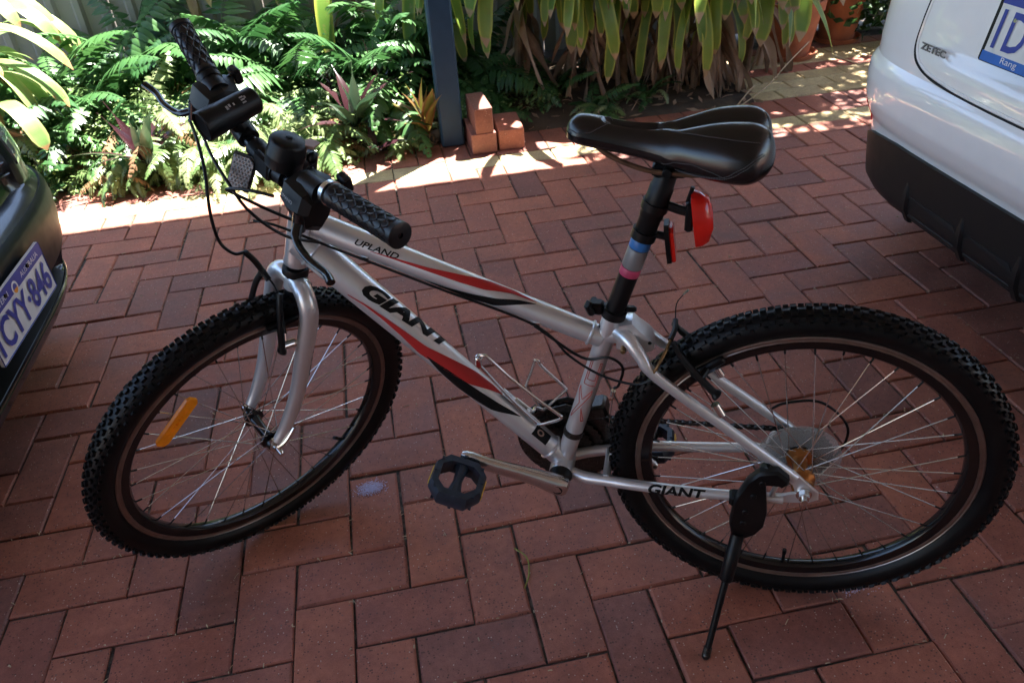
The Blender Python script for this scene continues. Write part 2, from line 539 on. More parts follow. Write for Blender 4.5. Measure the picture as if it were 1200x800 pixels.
_bc = {}
def brick_variants(lx, ly, m):
    k = (round(lx, 4), round(ly, 4), m.name)
    if k not in _bc:
        _bc[k] = [brick_mesh(lx, ly, s * 7 + 1).mesh('brick', m, False) for s in range(12)]
    return _bc[k]

def project(p):
    d = Vector(p) - CAM_POS
    z = d.dot(C_F)
    if z <= .05: return None
    return (600 + 926.38 * d.dot(C_R) / z, 400 + 926.38 * d.dot(C_D) / z, z)

cells = []     # (u0,u1,v0,v1,colour)
for u in range(-36, 43):
    for v in range(-40, 9):
        k = (u + v) % 4
        if k == 0: c = (u, u + 2, v - 1, v)
        elif k == 3: c = (u, u + 1, v - 2, v)
        else: continue
        c = (c[0], c[1], c[2], min(c[3], 6))
        if c[3] - c[2] < .5: continue
        cells.append(c + ('r',))
for u in range(-36, 42, 2): cells.append((u, u + 2, 6, 7, 'y'))
for u in range(-36, 42): cells.append((u, u + 1, 7, 9, 'r'))

def in_view(c):
    p = project(((c[0] + c[1]) / 2 * W, (c[2] + c[3]) / 2 * W, 0))
    if not p or not (-45 < p[0] < 1245 and -20 < p[1] < 845): return None
    x, y = (c[0] + c[1]) / 2 * W, (c[2] + c[3]) / 2 * W
    if x < -1.62 and y < .3: return None
    if x > 1.75 and y < .0: return None
    return p[2]
vis = sorted([(in_view(c), c) for c in cells if in_view(c) is not None], key=lambda t: t[0])
near = vis[:298]
nearset = set(c for _, c in near)
def place(c):
    cx, cy = (c[0] + c[1]) / 2 * W, (c[2] + c[3]) / 2 * W
    return cx, cy, (c[1] - c[0]) * W - .0045, (c[3] - c[2]) * W - .0045
for _, c in near:
    cx, cy, lx, ly = place(c)
    me = R_.choice(brick_variants(lx, ly, M['brick'] if c[4] == 'r' else M['yellow']))
    o = link('brick', me, paving)
    o.location = (cx + R_.gauss(0, .0009), cy + R_.gauss(0, .0009), R_.gauss(0, .0007))
    o.rotation_euler = (R_.gauss(0, .003), R_.gauss(0, .003), R_.gauss(0, .005) + (pi if R_.random() < .5 else 0))
far = {'r': MB(), 'y': MB()}
for c in cells:
    if c in nearset: continue
    cx, cy, lx, ly = place(c)
    z = R_.gauss(0, .0007)
    bm_ = brick_mesh(lx, ly, R_.random())
    far[c[4]].add([(x + cx, y + cy, zz + z) for x, y, zz in bm_.v], bm_.f)
tag(far['r'].build('outlying_bricks', M['brick_i'], paving, False), kind='stuff')
tag(far['y'].build('outlying_cream_bricks', brick_mat('cream_paver_far', YELS, True), paving, False), kind='stuff')

# cream and red pavers of the pot stand at the back right
terrace = tag(sheet('pot_terrace', 1.48, 4.0, 1.068, 2.6, -.010, M['sand']), kind='structure')
for row, (v0, colr) in enumerate(((9.1, 'y'), (10.1, 'y'), (11.1, 'y'), (12.1, 'r'), (13.1, 'y'), (14.1, 'y'), (15.1, 'r'))):
    for u in range(12, 30, 2):
        uu = u + (row % 2) * .9 + .6
        me = R_.choice(brick_variants(BL, BW, M['brick'] if colr == 'r' else M['yellow']))
        o = link('brick', me, terrace)
        o.location = ((uu + 1) * W, (v0 + .5) * W, R_.gauss(0, .0008))
        o.rotation_euler = (0, 0, R_.gauss(0, .006))

# garden bed
def bedz(x, y):
    return .02 + .03 * sin(x * 3.1) * cos(y * 4.3) + .05 * sstep(1.05, 1.6, y) - .05 * (1 - sstep(1.02, 1.1, y))
bed = tag(sheet('garden_bed', -5, 1.56, 1.03, 2.3, 0, M['soil'], 120, 30, bedz), kind='structure')
tag(sheet('garden_bed', 1.5, 6, 2.0, 2.4, .0, M['soil'], 20, 6), kind='structure')

# ------------------------------------------------------------------ carport (its roof keeps the bicycle in shade)
cp = thing('carport', 'carport with slate blue square steel post at garden edge', 'carport', (.06, 1.045, 0))
def shs(b, x, y, z0, z1, s):
    b.box((x, y, (z0 + z1) / 2), (s, s, z1 - z0), bevel=.008)
for i, (px, py) in enumerate(((0, 0), (4.6, 0), (-2.9, 0), (-2.9, -6.2), (4.6, -6.2))):
    b = MB(); shs(b, px, py, 0 if i else -.002, 2.3, .104)
    b.build('post', M['post'], cp)
b = MB(); b.box((0, -5.9, 1.1), (12.5, .2, 2.2)); b.build('light_blocking_wall', M['render'], cp)  # unseen wall added to cut the light from behind the camera
b = MB(); b.box((.87, 0, 2.38), (7.8, .09, .16)); b.build('beam', M['post'], cp)
b = MB(); b.box((.87, -6.2, 2.38), (7.8, .09, .16)); b.build('beam', M['post'], cp)
b = MB(); vs = []; fs = []
n = 210
for i in range(n + 1):
    x = -3.05 + 7.85 * i / n
    z = 2.47 + (.018 if (i % 4) in (1, 2) else 0)
    for (y, zz) in ((.17, 0), (-6.6, .12)):
        vs += [(x, y, z + zz), (x, y, z + zz + .002)]
for i in range(n):
    a = i * 4
    fs += [(a, a + 2, a + 6, a + 4), (a + 1, a + 5, a + 7, a + 3), (a, a + 4, a + 5, a + 1), (a + 2, a + 3, a + 7, a + 6)]
b.add(vs, fs); b.build('roof_sheet', M['roof'], cp, False)

# ------------------------------------------------------------------ fence
FY = 2.18
fn = thing('fence', 'grey corrugated steel fence behind the garden plants', 'fence', (0, FY, 0))
for k in range(-7, 10):
    b = MB(); vs = []; fs = []
    prof = []
    for r in range(6):
        x0 = r * .127
        prof += [(x0, 0), (x0 + .07, 0), (x0 + .085, -.022), (x0 + .112, -.022)]
    prof.append((.762, 0))
    for (x, y) in prof:
        vs += [(x + k * .764, y, .02), (x + k * .764, y, 1.8)]
    for i in range(len(prof) - 1):
        fs.append((i * 2, i * 2 + 2, i * 2 + 3, i * 2 + 1))
    b.add(vs, fs)
    b.build('fence_panel', M['fence'], fn, False)
b = MB(); b.box((1.2, .03, 1.78), (13, .05, .06)); b.build('rail', M['fence'], fn)

# ------------------------------------------------------------------ loose bricks by the post
def loose(label, lo, size, rz, m, group='loose bricks beside the post'):
    b = MB(); b.box((0, 0, size[2] / 2), size, bevel=.003)
    o = b.build('loose_brick', m, None, False)
    o.location = lo; o.rotation_euler = (0, 0, rz)
    return tag(o, label, 'brick', group)
loose('red brick lying on the paving under the orange brick', (.183, .975, .0), (.112, .228, .092), .02, M['brick'])
loose('red brick lying beside the stack, farthest from the post', (.315, .985, .0), (.116, .228, .092), -.04, M['brick'])
loose('orange brick standing on edge, top of the small stack', (.188, .975, .093), (.080, .228, .112), .03, M['orange_brick'])

# ------------------------------------------------------------------ chalk and debris on the paving
b = MB()
rr = random.Random(3)
for _ in range(1500):
    # bits of straw and grit, mostly caught in joints
    x = rr.uniform(-1.5, 2.0); y = rr.uniform(-2.0, 1.0)
    injoint = rr.random() < .88
    if injoint:
        if rr.random() < .5: x = round(x / W) * W + rr.gauss(0, .0025)
        else: y = round(y / W) * W + rr.gauss(0, .0025)
    a = rr.uniform(0, pi); l = (rr.choice((.002, .003, .004, .006)) if injoint else .0012) * rr.uniform(.6, 1.3); w = .001 * rr.uniform(.6, 1.5)
    dx, dy = cos(a) * l, sin(a) * l
    b.tube([(x - dx, y - dy, .0014), (x, y, .0022), (x + dx, y + dy, .0014)], w, 4)
tag(b.build('grit_and_straw', M['stick']), label='scattered straw and grit caught in the paving joints', cat='debris', kind='stuff')
M['chalk'] = mat('lilac_chalk', (.50, .47, .66), .9, var=.2, scale=200)
for (px, py, nn, sx, sy, lab) in ((-.420, -1.111, 1500, .024, .016, 'smear of lilac chalk on the paving by the front tyre'),
                                  (.517, -1.636, 160, .03, .012, 'faint white chalk scratches on the paving by the rear tyre')):
    b = MB()
    for _ in range(nn):
        x = px + rr.gauss(0, sx * .6); y = py + rr.gauss(0, sy * .6)
        l = rr.uniform(.0006, .0022)
        a = rr.uniform(0, 6); zq = rr.uniform(0, .0012)
        b.add([(x + l * cos(a + k * 2.1), y + l * .8 * sin(a + k * 2.1), .0016 + zq) for k in range(3)], [(0, 1, 2)])
    tag(b.build('chalk_mark', M['chalk'], None, False), lab, 'chalk mark', kind='stuff')
b = MB(); b.tube(catmull([(-.125, -1.372, .003), (-.105, -1.405, .006), (-.108, -1.445, .004), (-.124, -1.479, .003)], 6), .0016, 5)
M['greenstem'] = mat('green_stem', (.2, .2, .03), .6)
tag(b.build('plant_stem', M['greenstem']), 'thin yellow green stem lying on the paving below the crank', 'stem')

# ================================================================== BICYCLE
BO = Vector((.36567, -1.58901, 0.0))
BX = Vector((-.92314, .38445, .00216)); BY = Vector((-.38443, -.92302, -.01543)); BZ = Vector((-.00394, -.01507, .99988))
bk = thing('bicycle', 'silver mountain bicycle with black saddle leaning on its kickstand on brick paving', 'bicycle')
mb_ = Matrix((BX, BY, BZ)).transposed().to_4x4(); mb_.translation = BO
bk.matrix_world = mb_
SA = Vector((.997, 0, .322))                      # steering axis point level with the hub
S_ = Matrix(((.5486, -.7735, -.3173), (.8157, .5785, 0), (.1836, -.2588, .9483))).to_4x4()
S_.translation = SA
HEAD = lambda z: SA + Vector((-.3173, 0, .9483)) * z

def text_mesh(body, bold=0.0, shear=0.0):
    cu = bpy.data.curves.new('lettering', 'FONT')
    cu.body = body; cu.size = 1.0; cu.offset = bold; cu.shear = shear
    cu.resolution_u = 3
    ob = bpy.data.objects.new('lettering', cu)
    COL.objects.link(ob)
    dg = bpy.context.evaluated_depsgraph_get()
    me = bpy.data.meshes.new_from_object(ob.evaluated_get(dg))
    bpy.data.objects.remove(ob)
    bm = bmesh.new(); bm.from_mesh(me); bpy.data.meshes.remove(me)
    xs = [v.co.x for v in bm.verts]; ys = [v.co.y for v in bm.verts]
    x0, x1, y0, y1 = min(xs), max(xs), min(ys), max(ys)
    for v in bm.verts:
        v.co.x = (v.co.x - x0) / (x1 - x0); v.co.y = (v.co.y - y0) / (y1 - y0)
    return bm

def lettering(body, fn, m, parent, nx=1, ny=1, bold=.0, shear=0., name='lettering', local=None):
    """fn maps unit text coordinates (0..1, 0..1) onto the surface"""
    bm = text_mesh(body, bold, shear)
    for (k, ax) in ((nx, 0), (ny, 1)):
        for i in range(1, k):
            co = Vector((0, 0, 0)); no = Vector((0, 0, 0)); co[ax] = i / k; no[ax] = 1
            bmesh.ops.bisect_plane(bm, geom=bm.verts[:] + bm.edges[:] + bm.faces[:], plane_co=co, plane_no=no)
    for v in bm.verts:
        v.co = fn(v.co.x, v.co.y)
    me = bpy.data.meshes.new(name)
    bm.to_mesh(me); bm.free()
    me.materials.append(m)
    return link(name, me, parent, local)

def on_tube(P0, P1, r0, r1, lift=.0006):
    P0 = Vector(P0); P1 = Vector(P1); d = P1 - P0; L = d.length; d.normalize()
    e = d.cross(Vector((0, 1, 0))); e = e if e.z > 0 else -e
    y = (Vector((0, 1, 0)) - d * d.y).normalized()
    def f(s, th):
        r = r0 + (r1 - r0) * s / L + lift
        return P0 + d * s + (y * cos(radians(th)) + e * sin(radians(th))) * r
    return f

def stripe(f, tab, m, parent, name='stripe'):
    """tab rows: (s, angle low, angle high)"""
    b = MB(); vs = []; fs = []
    n = 40; k = 8
    s0, s1 = tab[0][0], tab[-1][0]
    ctr = [Vector((r[0], r[1], r[2])) for r in tab]
    for i in range(n + 1):
        s = s0 + (s1 - s0) * i / n
        lo = interp([(r[0], r[1]) for r in tab], s); hi = interp([(r[0], r[2]) for r in tab], s)
        for j in range(k + 1):
            vs.append(f(s, lo + (hi - lo) * j / k))
    for i in range(n):
        for j in range(k):
            a = i * (k + 1) + j
            fs.append((a, a + 1, a + k + 2, a + k + 1))
    b.add(vs, fs)
    return b.build(name, m, parent)

# ---- frame
TT = ((.843, 0, .782), (.349, 0, .585), .023, .0185)
DT = ((.853, 0, .746), (.425, 0, .303), .0295, .022)
ST = ((.421, 0, .289), (.331, 0, .632), .0165, .0165)
b = MB()
b.tube([HEAD(.398), HEAD(.402), HEAD(.41), HEAD(.50), HEAD(.508), HEAD(.512)], [.0215, .0225, .021, .021, .0225, .0215], 24)
frame = b.build('frame', M['silver'], bk)
b = MB(); b.cyl((.421, -.036, .289), (.421, .036, .289), .0225, 24, bevel=.002); b.build('bottom_bracket_shell', M['silver'], frame)
def lerp(a, b_, t): return Vector(a) + (Vector(b_) - Vector(a)) * t
def ttube(spec, name, n=24, ext=0):
    b = MB()
    ks = 14
    b.tube([lerp(spec[0], spec[1], i / ks) for i in range(ks + 1)], [spec[2] + (spec[3] - spec[2]) * i / ks for i in range(ks + 1)], n)
    return b.build(name, M['silver'], frame)
ttube(TT, 'top_tube'); ttube(DT, 'down_tube'); ttube(ST, 'seat_tube')
# welds as small beads
def weld(c, ax, r, nm='weld'):
    b = MB(); c = Vector(c); ax = Vector(ax).normalized()
    e1 = ax.orthogonal().normalized(); e2 = ax.cross(e1)
    pts = []
    for i in range(48):
        a = 2 * pi * i / 48
        pts.append(c + (e1 * cos(a) + e2 * sin(a)) * (r + .0007 * (i % 2)))
    b.tube(pts, .0026, 6, closed=True)
    return b.build(nm, M['silver'], frame)
dT = (Vector(TT[1]) - Vector(TT[0])).normalized(); dD = (Vector(DT[1]) - Vector(DT[0])).normalized()
weld(lerp(TT[0], TT[1], .045), dT, .0232); weld(lerp(TT[0], TT[1], .962), dT, .0188)
weld(lerp(DT[0], DT[1], .05), dD, .0295); weld(lerp(DT[0], DT[1], .955), dD, .0223)
for sgn in (1, -1):
    b = MB()
    pts = catmull([(.322, .006 * sgn, .602), (.303, .026 * sgn, .600), (.283, .040 * sgn, .580), (.255, .050 * sgn, .548), (.141, .057 * sgn, .461), (.018, .063 * sgn, .366)], 6)
    k = len(pts)
    b.tube(pts, [.0135 - .0045 * min(1, i / k * 1.6) for i in range(k)], 16)
    b.build('seat_stay', M['silver'], frame)
    b = MB()
    pts = catmull([(.412, .020 * sgn, .285), (.375, .034 * sgn, .287), (.330, .042 * sgn, .292), (.27, .052 * sgn, .298), (.15, .059 * sgn, .304), (.03, .063 * sgn, .314)], 6)
    k = len(pts)
    b.tube(pts, [.0112 - .002 * i / k for i in range(k)], 16)
    b.build('chain_stay', M['silver'], frame)
    # drop-out plate with a window
    b = MB()
    y = .0635 * sgn
    b.prism([(.045, .375), (.022, .383), (-.024, .338), (-.026, .322), (-.010, .312), (.05, .305), (.052, .318), (.012, .332), (.02, .352)], (0, y, 0), (1, 0, 0), (0, 0, 1), (0, 1, 0), .006, .04)
    b.tube([(.052, y, .312), (.045, y, .345), (.03, y, .372)], .0045, 8)
    b.build('dropout', M['silver'], frame)
# seat-stay bridge block behind the seat tube
b = MB()
b.prism([(.325, .575), (.322, .622), (.300, .628), (.268, .596), (.262, .578), (.283, .565)], (0, 0, 0), (1, 0, 0), (0, 0, 1), (0, 1, 0), .036, .05)
b.tube([(.345, 0, .592), (.30, 0, .598)], .017, 16)
b.build('stay_bridge', M['silver'], frame)
b = MB(); b.cyl((.27, .0181, .592), (.27, .0190, .592), .0032, 10); b.build('mount_hole_shade', M['blackdecal'], frame)  # solid black disc painted as the shade inside a hole
b = MB(); b.cyl((.312, .017, .580), (.312, .03, .578), .0048, 10, bevel=.001); b.build('mount_bolt', M['cablebrown'], frame)
b = MB(); b.cyl((.336, -.04, .295), (.336, .04, .297), .0075, 14); b.build('chainstay_bridge', M['silver'], frame)
# cable guides
for s in (.12, .42):
    g = on_tube(*TT)
    b = MB(); b.box(g(s, -38), (.016, .006, .006)); b.build('cable_guide', M['alloy'], frame)
# decals
g = on_tube(*DT)
lettering('GIANT', lambda x, y: g(.130 + .188 * x, 22 + 52 * x + y * (60 + 4 * x)), M['blackdecal'], frame, 24, 8, .055, .25)
stripe(g, [(.118, -12, -8), (.15, 0, 6), (.188, 3, 15), (.235, -2, 24), (.277, -14, 30), (.33, 4, 58), (.381, 24, 86), (.42, 62, 92), (.442, 80, 84)], M['red'], frame)
stripe(g, [(.29, -2, 0), (.33, -26, 12), (.372, -40, 21), (.41, -24, 30), (.445, -5, 40), (.475, 34, 52), (.495, 56, 58)], M['blackdecal'], frame)
stripe(g, [(.532, 28, 82), (.568, 28, 82)], M['blackdecal'], frame, 'badge')
g3_ = on_tube(*DT, lift=.0011)
b = MB(); vs = []; fs = []
for i in range(20):
    a = 2 * pi * i / 20
    for rr_ in (.55, 1): vs.append(g3_(.546 + .008 * rr_ * cos(a), 58 + 14 * rr_ * sin(a)))
for i in range(20):
    j = (i + 1) % 20
    fs.append((i * 2, i * 2 + 1, j * 2 + 1, j * 2))
b.add(vs, fs); b.build('badge_ring', M['bellbrass'], frame)
g2 = on_tube(*TT)
lettering('UPLAND', lambda x, y: g2(.100 + .074 * x, 17 + 6 * x + y * 27), M['blackdecal'], frame, 14, 5, .02, .25)
stripe(g2, [(.128, 14, 16), (.18, 20, 29), (.227, 24, 41), (.28, 30, 66), (.323, 40, 95), (.365, 72, 100), (.409, 77, 79)], M['red'], frame)
stripe(g2, [(.225, -30, -28), (.26, -42, -20), (.30, -42, -4), (.345, -18, 22), (.38, 30, 54), (.409, 66, 68)], M['blackdecal'], frame)
g4 = on_tube(*ST)
def xc_fn(x, y):       # letters run up the tube
    return g4(.135 + .125 * x, 30 - 0 + (.5 - y) * -78 - 18)
def outline(pts, f, m):
    """thin line decal along (s, angle) points"""
    b = MB(); P = []
    for (s0, t0), (s1, t1) in zip(pts, pts[1:]):
        for i in range(8): P.append(f(s0 + (s1 - s0) * i / 8, t0 + (t1 - t0) * i / 8))
    P.append(f(*pts[-1]))
    b.tube(P, .0008, 4)
    return b.build('outline_letter', m, frame)
outline([(.125, 58), (.19, -24), (.20, -24), (.175, 18), (.20, 58), (.19, 58), (.165, 28), (.135, 58), (.125, 58)], g4, M['reddecal2'])
outline([(.125, -14), (.155, 8), (.125, -30), (.125, -14)], g4, M['reddecal2'])
outline([(.262, 40), (.21, 40), (.21, -30), (.262, -30), (.262, -18), (.222, -18), (.222, 28), (.262, 28), (.262, 40)], g4, M['reddecal2'])
gc = on_tube((.27, .052, .298), (.15, .059, .304), .0105, .0099, .0014)
lettering('GIANT', lambda x, y: gc(.012 + .100 * x, -22 + y * 96), M['blackdecal'], frame, 14, 8, .035, .2)
# seat clamp
b = MB()
d = (Vector(ST[1]) - Vector(ST[0])).normalized()
t0 = Vector(ST[1])
b.tube([t0 - d * .004, t0 - d * .003, t0 + d * .011, t0 + d * .012], [.0185, .0205, .0205, .0185], 24)
b.box(t0 + Vector((.028, 0, .012)), (.026, .022, .022), bevel=.004)
b.cyl(t0 + Vector((.034, -.022, .012)), t0 + Vector((.034, .020, .012)), .006, 12, bevel=.001)
b.tube([t0 + Vector((.034, .018, .012)), t0 + Vector((.04, .02, .026)), t0 + Vector((.036, .016, .032))], .006, 10)
b.box(t0 + Vector((-.026, .0, .012)), (.022, .012, .010), bevel=.003)
b.build('seat_clamp', M['black'], frame)

# ---- seat post
SP0 = Vector((.331, 0, .632)); SP1 = Vector((.254, 0, .893)); dS = (SP1 - SP0).normalized(); LS = (SP1 - SP0).length
b = MB()
b.tube([SP0 + dS * s for s in (-.03, .08)], .0158, 24)
b.tube([SP0 + dS * s for s in (.148, .185, .187, .236, .238, .262)], [.0165, .0165, .0178, .0178, .0165, .0150], 24)
b.box(SP1 + Vector((.0, 0, -.006)), (.05, .034, .02), bevel=.004)
b.cyl(SP1 + Vector((.004, -.028, -.004)), SP1 + Vector((.004, .028, -.004)), .007, 12, bevel=.001)
post = b.build('seat_post', M['black'], bk)
for nm, s0, s1, mm in (('pink_band', .081, .095, 'pinkband'), ('grey_sleeve', .096, .130, 'greyband'), ('blue_band', .131, .147, 'blueband')):
    b = MB(); b.tube([SP0 + dS * s0, SP0 + dS * (s0 + .001), SP0 + dS * (s1 - .001), SP0 + dS * s1], [.0158, .0163, .0163, .0158], 24)
    b.build(nm, M[mm], post)

# ---- tail light and reflector
b = MB()
c1 = SP0 + dS * .205
b.tube([c1 - dS * .006, c1 + dS * .006], .0205, 20)
b.tube([c1 + Vector((-.018, 0, 0)), c1 + Vector((-.034, .004, -.004)), c1 + Vector((-.046, .006, -.006))], .007, 10)
b.box(c1 + Vector((-.050, .006, -.010)), (.012, .030, .046), bevel=.003)
b.tube([c1 + Vector((-.046, .008, .01)), c1 + Vector((-.052, .008, .034))], .003, 6)
b.build('lamp_bracket', M['black'], post)
tl = MB()
secs = []
for (t, w, dp) in ((-.034, .012, .008), (-.030, .021, .019), (-.012, .026, .027), (.006, .026, .028), (.024, .022, .024), (.033, .015, .013)):
    secs.append([(0, w), (-dp * .55, w * .92), (-dp, w * .45), (-dp, -w * .45), (-dp * .55, -w * .92), (0, -w)])
vs = []; fs = []
ctr = c1 + Vector((-.056, .010, -.014)); tz = Vector((.16, 0, 1)).normalized(); tx = Vector((1, 0, -.16)).normalized()
for (t, w, dp), s in zip(((-.042, 0, 0), (-.036, 0, 0), (-.014, 0, 0), (.008, 0, 0), (.028, 0, 0), (.038, 0, 0)), secs):
    for (x, y) in s: vs.append(ctr + tx * x + Vector((0, y, 0)) + tz * t)
for i in range(5):
    for j in range(6):
        k = (j + 1) % 6
        fs.append((i * 6 + j, i * 6 + k, i * 6 + 6 + k, i * 6 + 6 + j))
fs += [(5, 4, 3, 2, 1, 0), (30, 31, 32, 33, 34, 35)]
tl.add(vs, fs)
tl.build('tail_light', M['redlens'], post, True, 48)
c2 = SP0 + dS * .155
b = MB()
b.tube([c2 - dS * .007, c2 + dS * .007], .0195, 20)
b.tube([c2 + Vector((-.018, 0, 0)), c2 + Vector((-.036, .0, -.004))], .006, 10)
b.prism([(-.016, -.031), (.016, -.031), (.019, -.02), (.019, .024), (.011, .031), (-.011, .031), (-.019, .024), (-.019, -.02)], c2 + Vector((-.036, 0, -.010)), (0, 1, 0), (.14, 0, .99), (.99, 0, -.14), .007)
b.build('reflector_mount', M['black'], post)
b = MB()
b.prism([(-.014, -.028), (.014, -.028), (.0165, -.018), (.0165, .022), (.009, .028), (-.009, .028), (-.0165, .022), (-.0165, -.018)], c2 + Vector((-.0425, 0, -.011)), (0, 1, 0), (.14, 0, .99), (.99, 0, -.14), .007, .05)
b.build('rear_reflector', M['redlens'], post)

# ---- saddle
X0, X1 = .400, .127            # nose tip, tail
def tabs(tab, t, h=.05):
    return sum(interp(tab, min(1, max(0, t + k * h))) * w for k, w in ((-1, 1), (-.5, 2), (0, 3), (.5, 2), (1, 1))) / 9
SW = [(0, .024), (.10, .026), (.3, .027), (.42, .032), (.55, .044), (.68, .062), (.8, .076), (.9, .081), (1, .081)]
STp = [(0, .960), (.08, .964), (.18, .959), (.35, .950), (.5, .949), (.65, .955), (.8, .962), (1, .962)]
SB = [(0, .926), (.08, .920), (.2, .914), (.35, .906), (.5, .896), (.65, .886), (.8, .880), (.9, .880), (1, .884)]
def sad_pt(t, a):
    """a runs -1..1: left underside edge, over the top, to the right underside edge"""
    sh = 1.0
    if t < .07: sh = sqrt(max(0, 1 - ((.07 - t) / .07) ** 2))
    if t > .86: sh = max(0.0, 1 - ((t - .86) / .14) ** 2.6) ** (1 / 2.2)
    w = tabs(SW, t) * (.25 + .75 * sh if t < .5 else .12 + .88 * sh)
    top, bot = tabs(STp, t), tabs(SB, t)
    mid = bot + (top - bot) * .50
    top = mid + (top - mid) * sh; bot = mid + (bot - mid) * sh
    zc = bot + (top - bot) * (.42 if t > .5 else .45)
    ph = pi / 2 - a * pi * .86            # 90 deg = top centre
    c, s_ = cos(ph), sin(ph)
    nx = 2.5
    y = -w * math.copysign(abs(c) ** (2 / nx), c)
    nz = 2.2 if s_ > 0 else 2.6
    z = zc + (top - zc if s_ > 0 else zc - bot) * math.copysign(abs(s_) ** (2 / nz), s_)
    yy = abs(y) / max(w, 1e-5)
    if s_ > 0:
        slot = exp(-(y / .0085) ** 4) * sstep(.18, .24, t) * (1 - sstep(.46, .56, t))
        split = exp(-(y / .012) ** 2) * sstep(.50, .60, t)
        z -= (.022 * slot + .017 * split) * sh
        z += .006 * sstep(.5, .75, t) * exp(-((yy - .5) / .28) ** 2) * sh
        z -= .010 * (1 - sstep(.45, .6, t)) * yy ** 3
    if s_ < 0: y *= 1 - .22 * abs(s_) ** 2
    xo = 0
    if t > .7:
        g = sstep(.7, 1, t)
        ya = abs(y)
        xo = -.010 * g * exp(-((ya - .038) / .026) ** 2) + .016 * g * exp(-(ya / .011) ** 2)
    return Vector((X0 + (X1 - X0) * t + xo, y, z))
NS, NT = 64, 48
b = MB(); vs = []; fs = []
stn = [.0005 + .07 * (1 - cos(pi / 2 * i / 8)) for i in range(8)] + [.07 + .79 * i / 40 for i in range(40)] + [.86 + .1395 * sin(pi / 2 * i / 16) for i in range(17)]
for t in stn:
    for j in range(NT + 1):
        vs.append(sad_pt(t, -1 + 2 * j / NT))
NN = NT + 1
for i in range(len(stn) - 1):
    for j in range(NT):
        q = i * NN + j
        fs.append((q, q + 1, q + NN + 1, q + NN))
    fs.append((i * NN, (i + 1) * NN, (i + 1) * NN + NT, i * NN + NT))
fs.append(tuple(range(NT + 1))); fs.append(tuple((len(stn) - 1) * NN + j for j in range(NT, -1, -1)))
b.add(vs, fs)
saddle = b.build('saddle', M['leather'], bk, True, 60)
def seam(pts, nm='seam', r=.0006):
    b = MB(); P = []
    for k in range(len(pts) - 1):
        (t0, a0), (t1, a1) = pts[k], pts[k + 1]
        for i in range(10):
            P.append((t0 + (t1 - t0) * i / 10, a0 + (a1 - a0) * i / 10))
    P.append(pts[-1])
    Q = []
    for (t, a) in P:
        p = sad_pt(t, a); 
        nrm = (sad_pt(t, min(1, a + .02)) - sad_pt(t, max(-1, a - .02))).cross(sad_pt(min(1, t + .01), a) - sad_pt(max(0, t - .01), a)).normalized()
        if nrm.dot(p - Vector((p.x, 0, .915))) < 0: nrm = -nrm
        Q.append(p + nrm * .0006)
    # stitches: short dashes
    for i in range(0, len(Q) - 1):
        b.tube([Q[i].lerp(Q[i + 1], .1), Q[i].lerp(Q[i + 1], .8)], r, 4)
    b.build(nm, M['stitch'], saddle)
for s in (-1, 1):
    seam([(.015, .30 * s), (.06, .40 * s), (.13, .36 * s), (.19, .22 * s), (.23, .10 * s)])
    seam([(.50, .10 * s), (.58, .20 * s), (.7, .26 * s), (.82, .29 * s), (.93, .30 * s)])
    seam([(.49, .74 * s), (.55, .60 * s), (.64, .57 * s), (.74, .60 * s), (.80, .64 * s)])
    seam([(.56, .80 * s), (.66, .73 * s), (.78, .64 * s), (.88, .52 * s), (.95, .40 * s)])
    seam([(.575, .815 * s), (.675, .745 * s), (.79, .655 * s), (.89, .535 * s), (.958, .415 * s)])
for s in (-1, 1):
    b = MB()
    b.tube(catmull([(.362, .010 * s, .925), (.335, .016 * s, .908), (.29, .022 * s, .893), (.25, .022 * s, .888), (.21, .024 * s, .888), (.175, .036 * s, .905)], 6), .0037, 10)
    b.build('saddle_rail', M['brown_steel'], saddle)

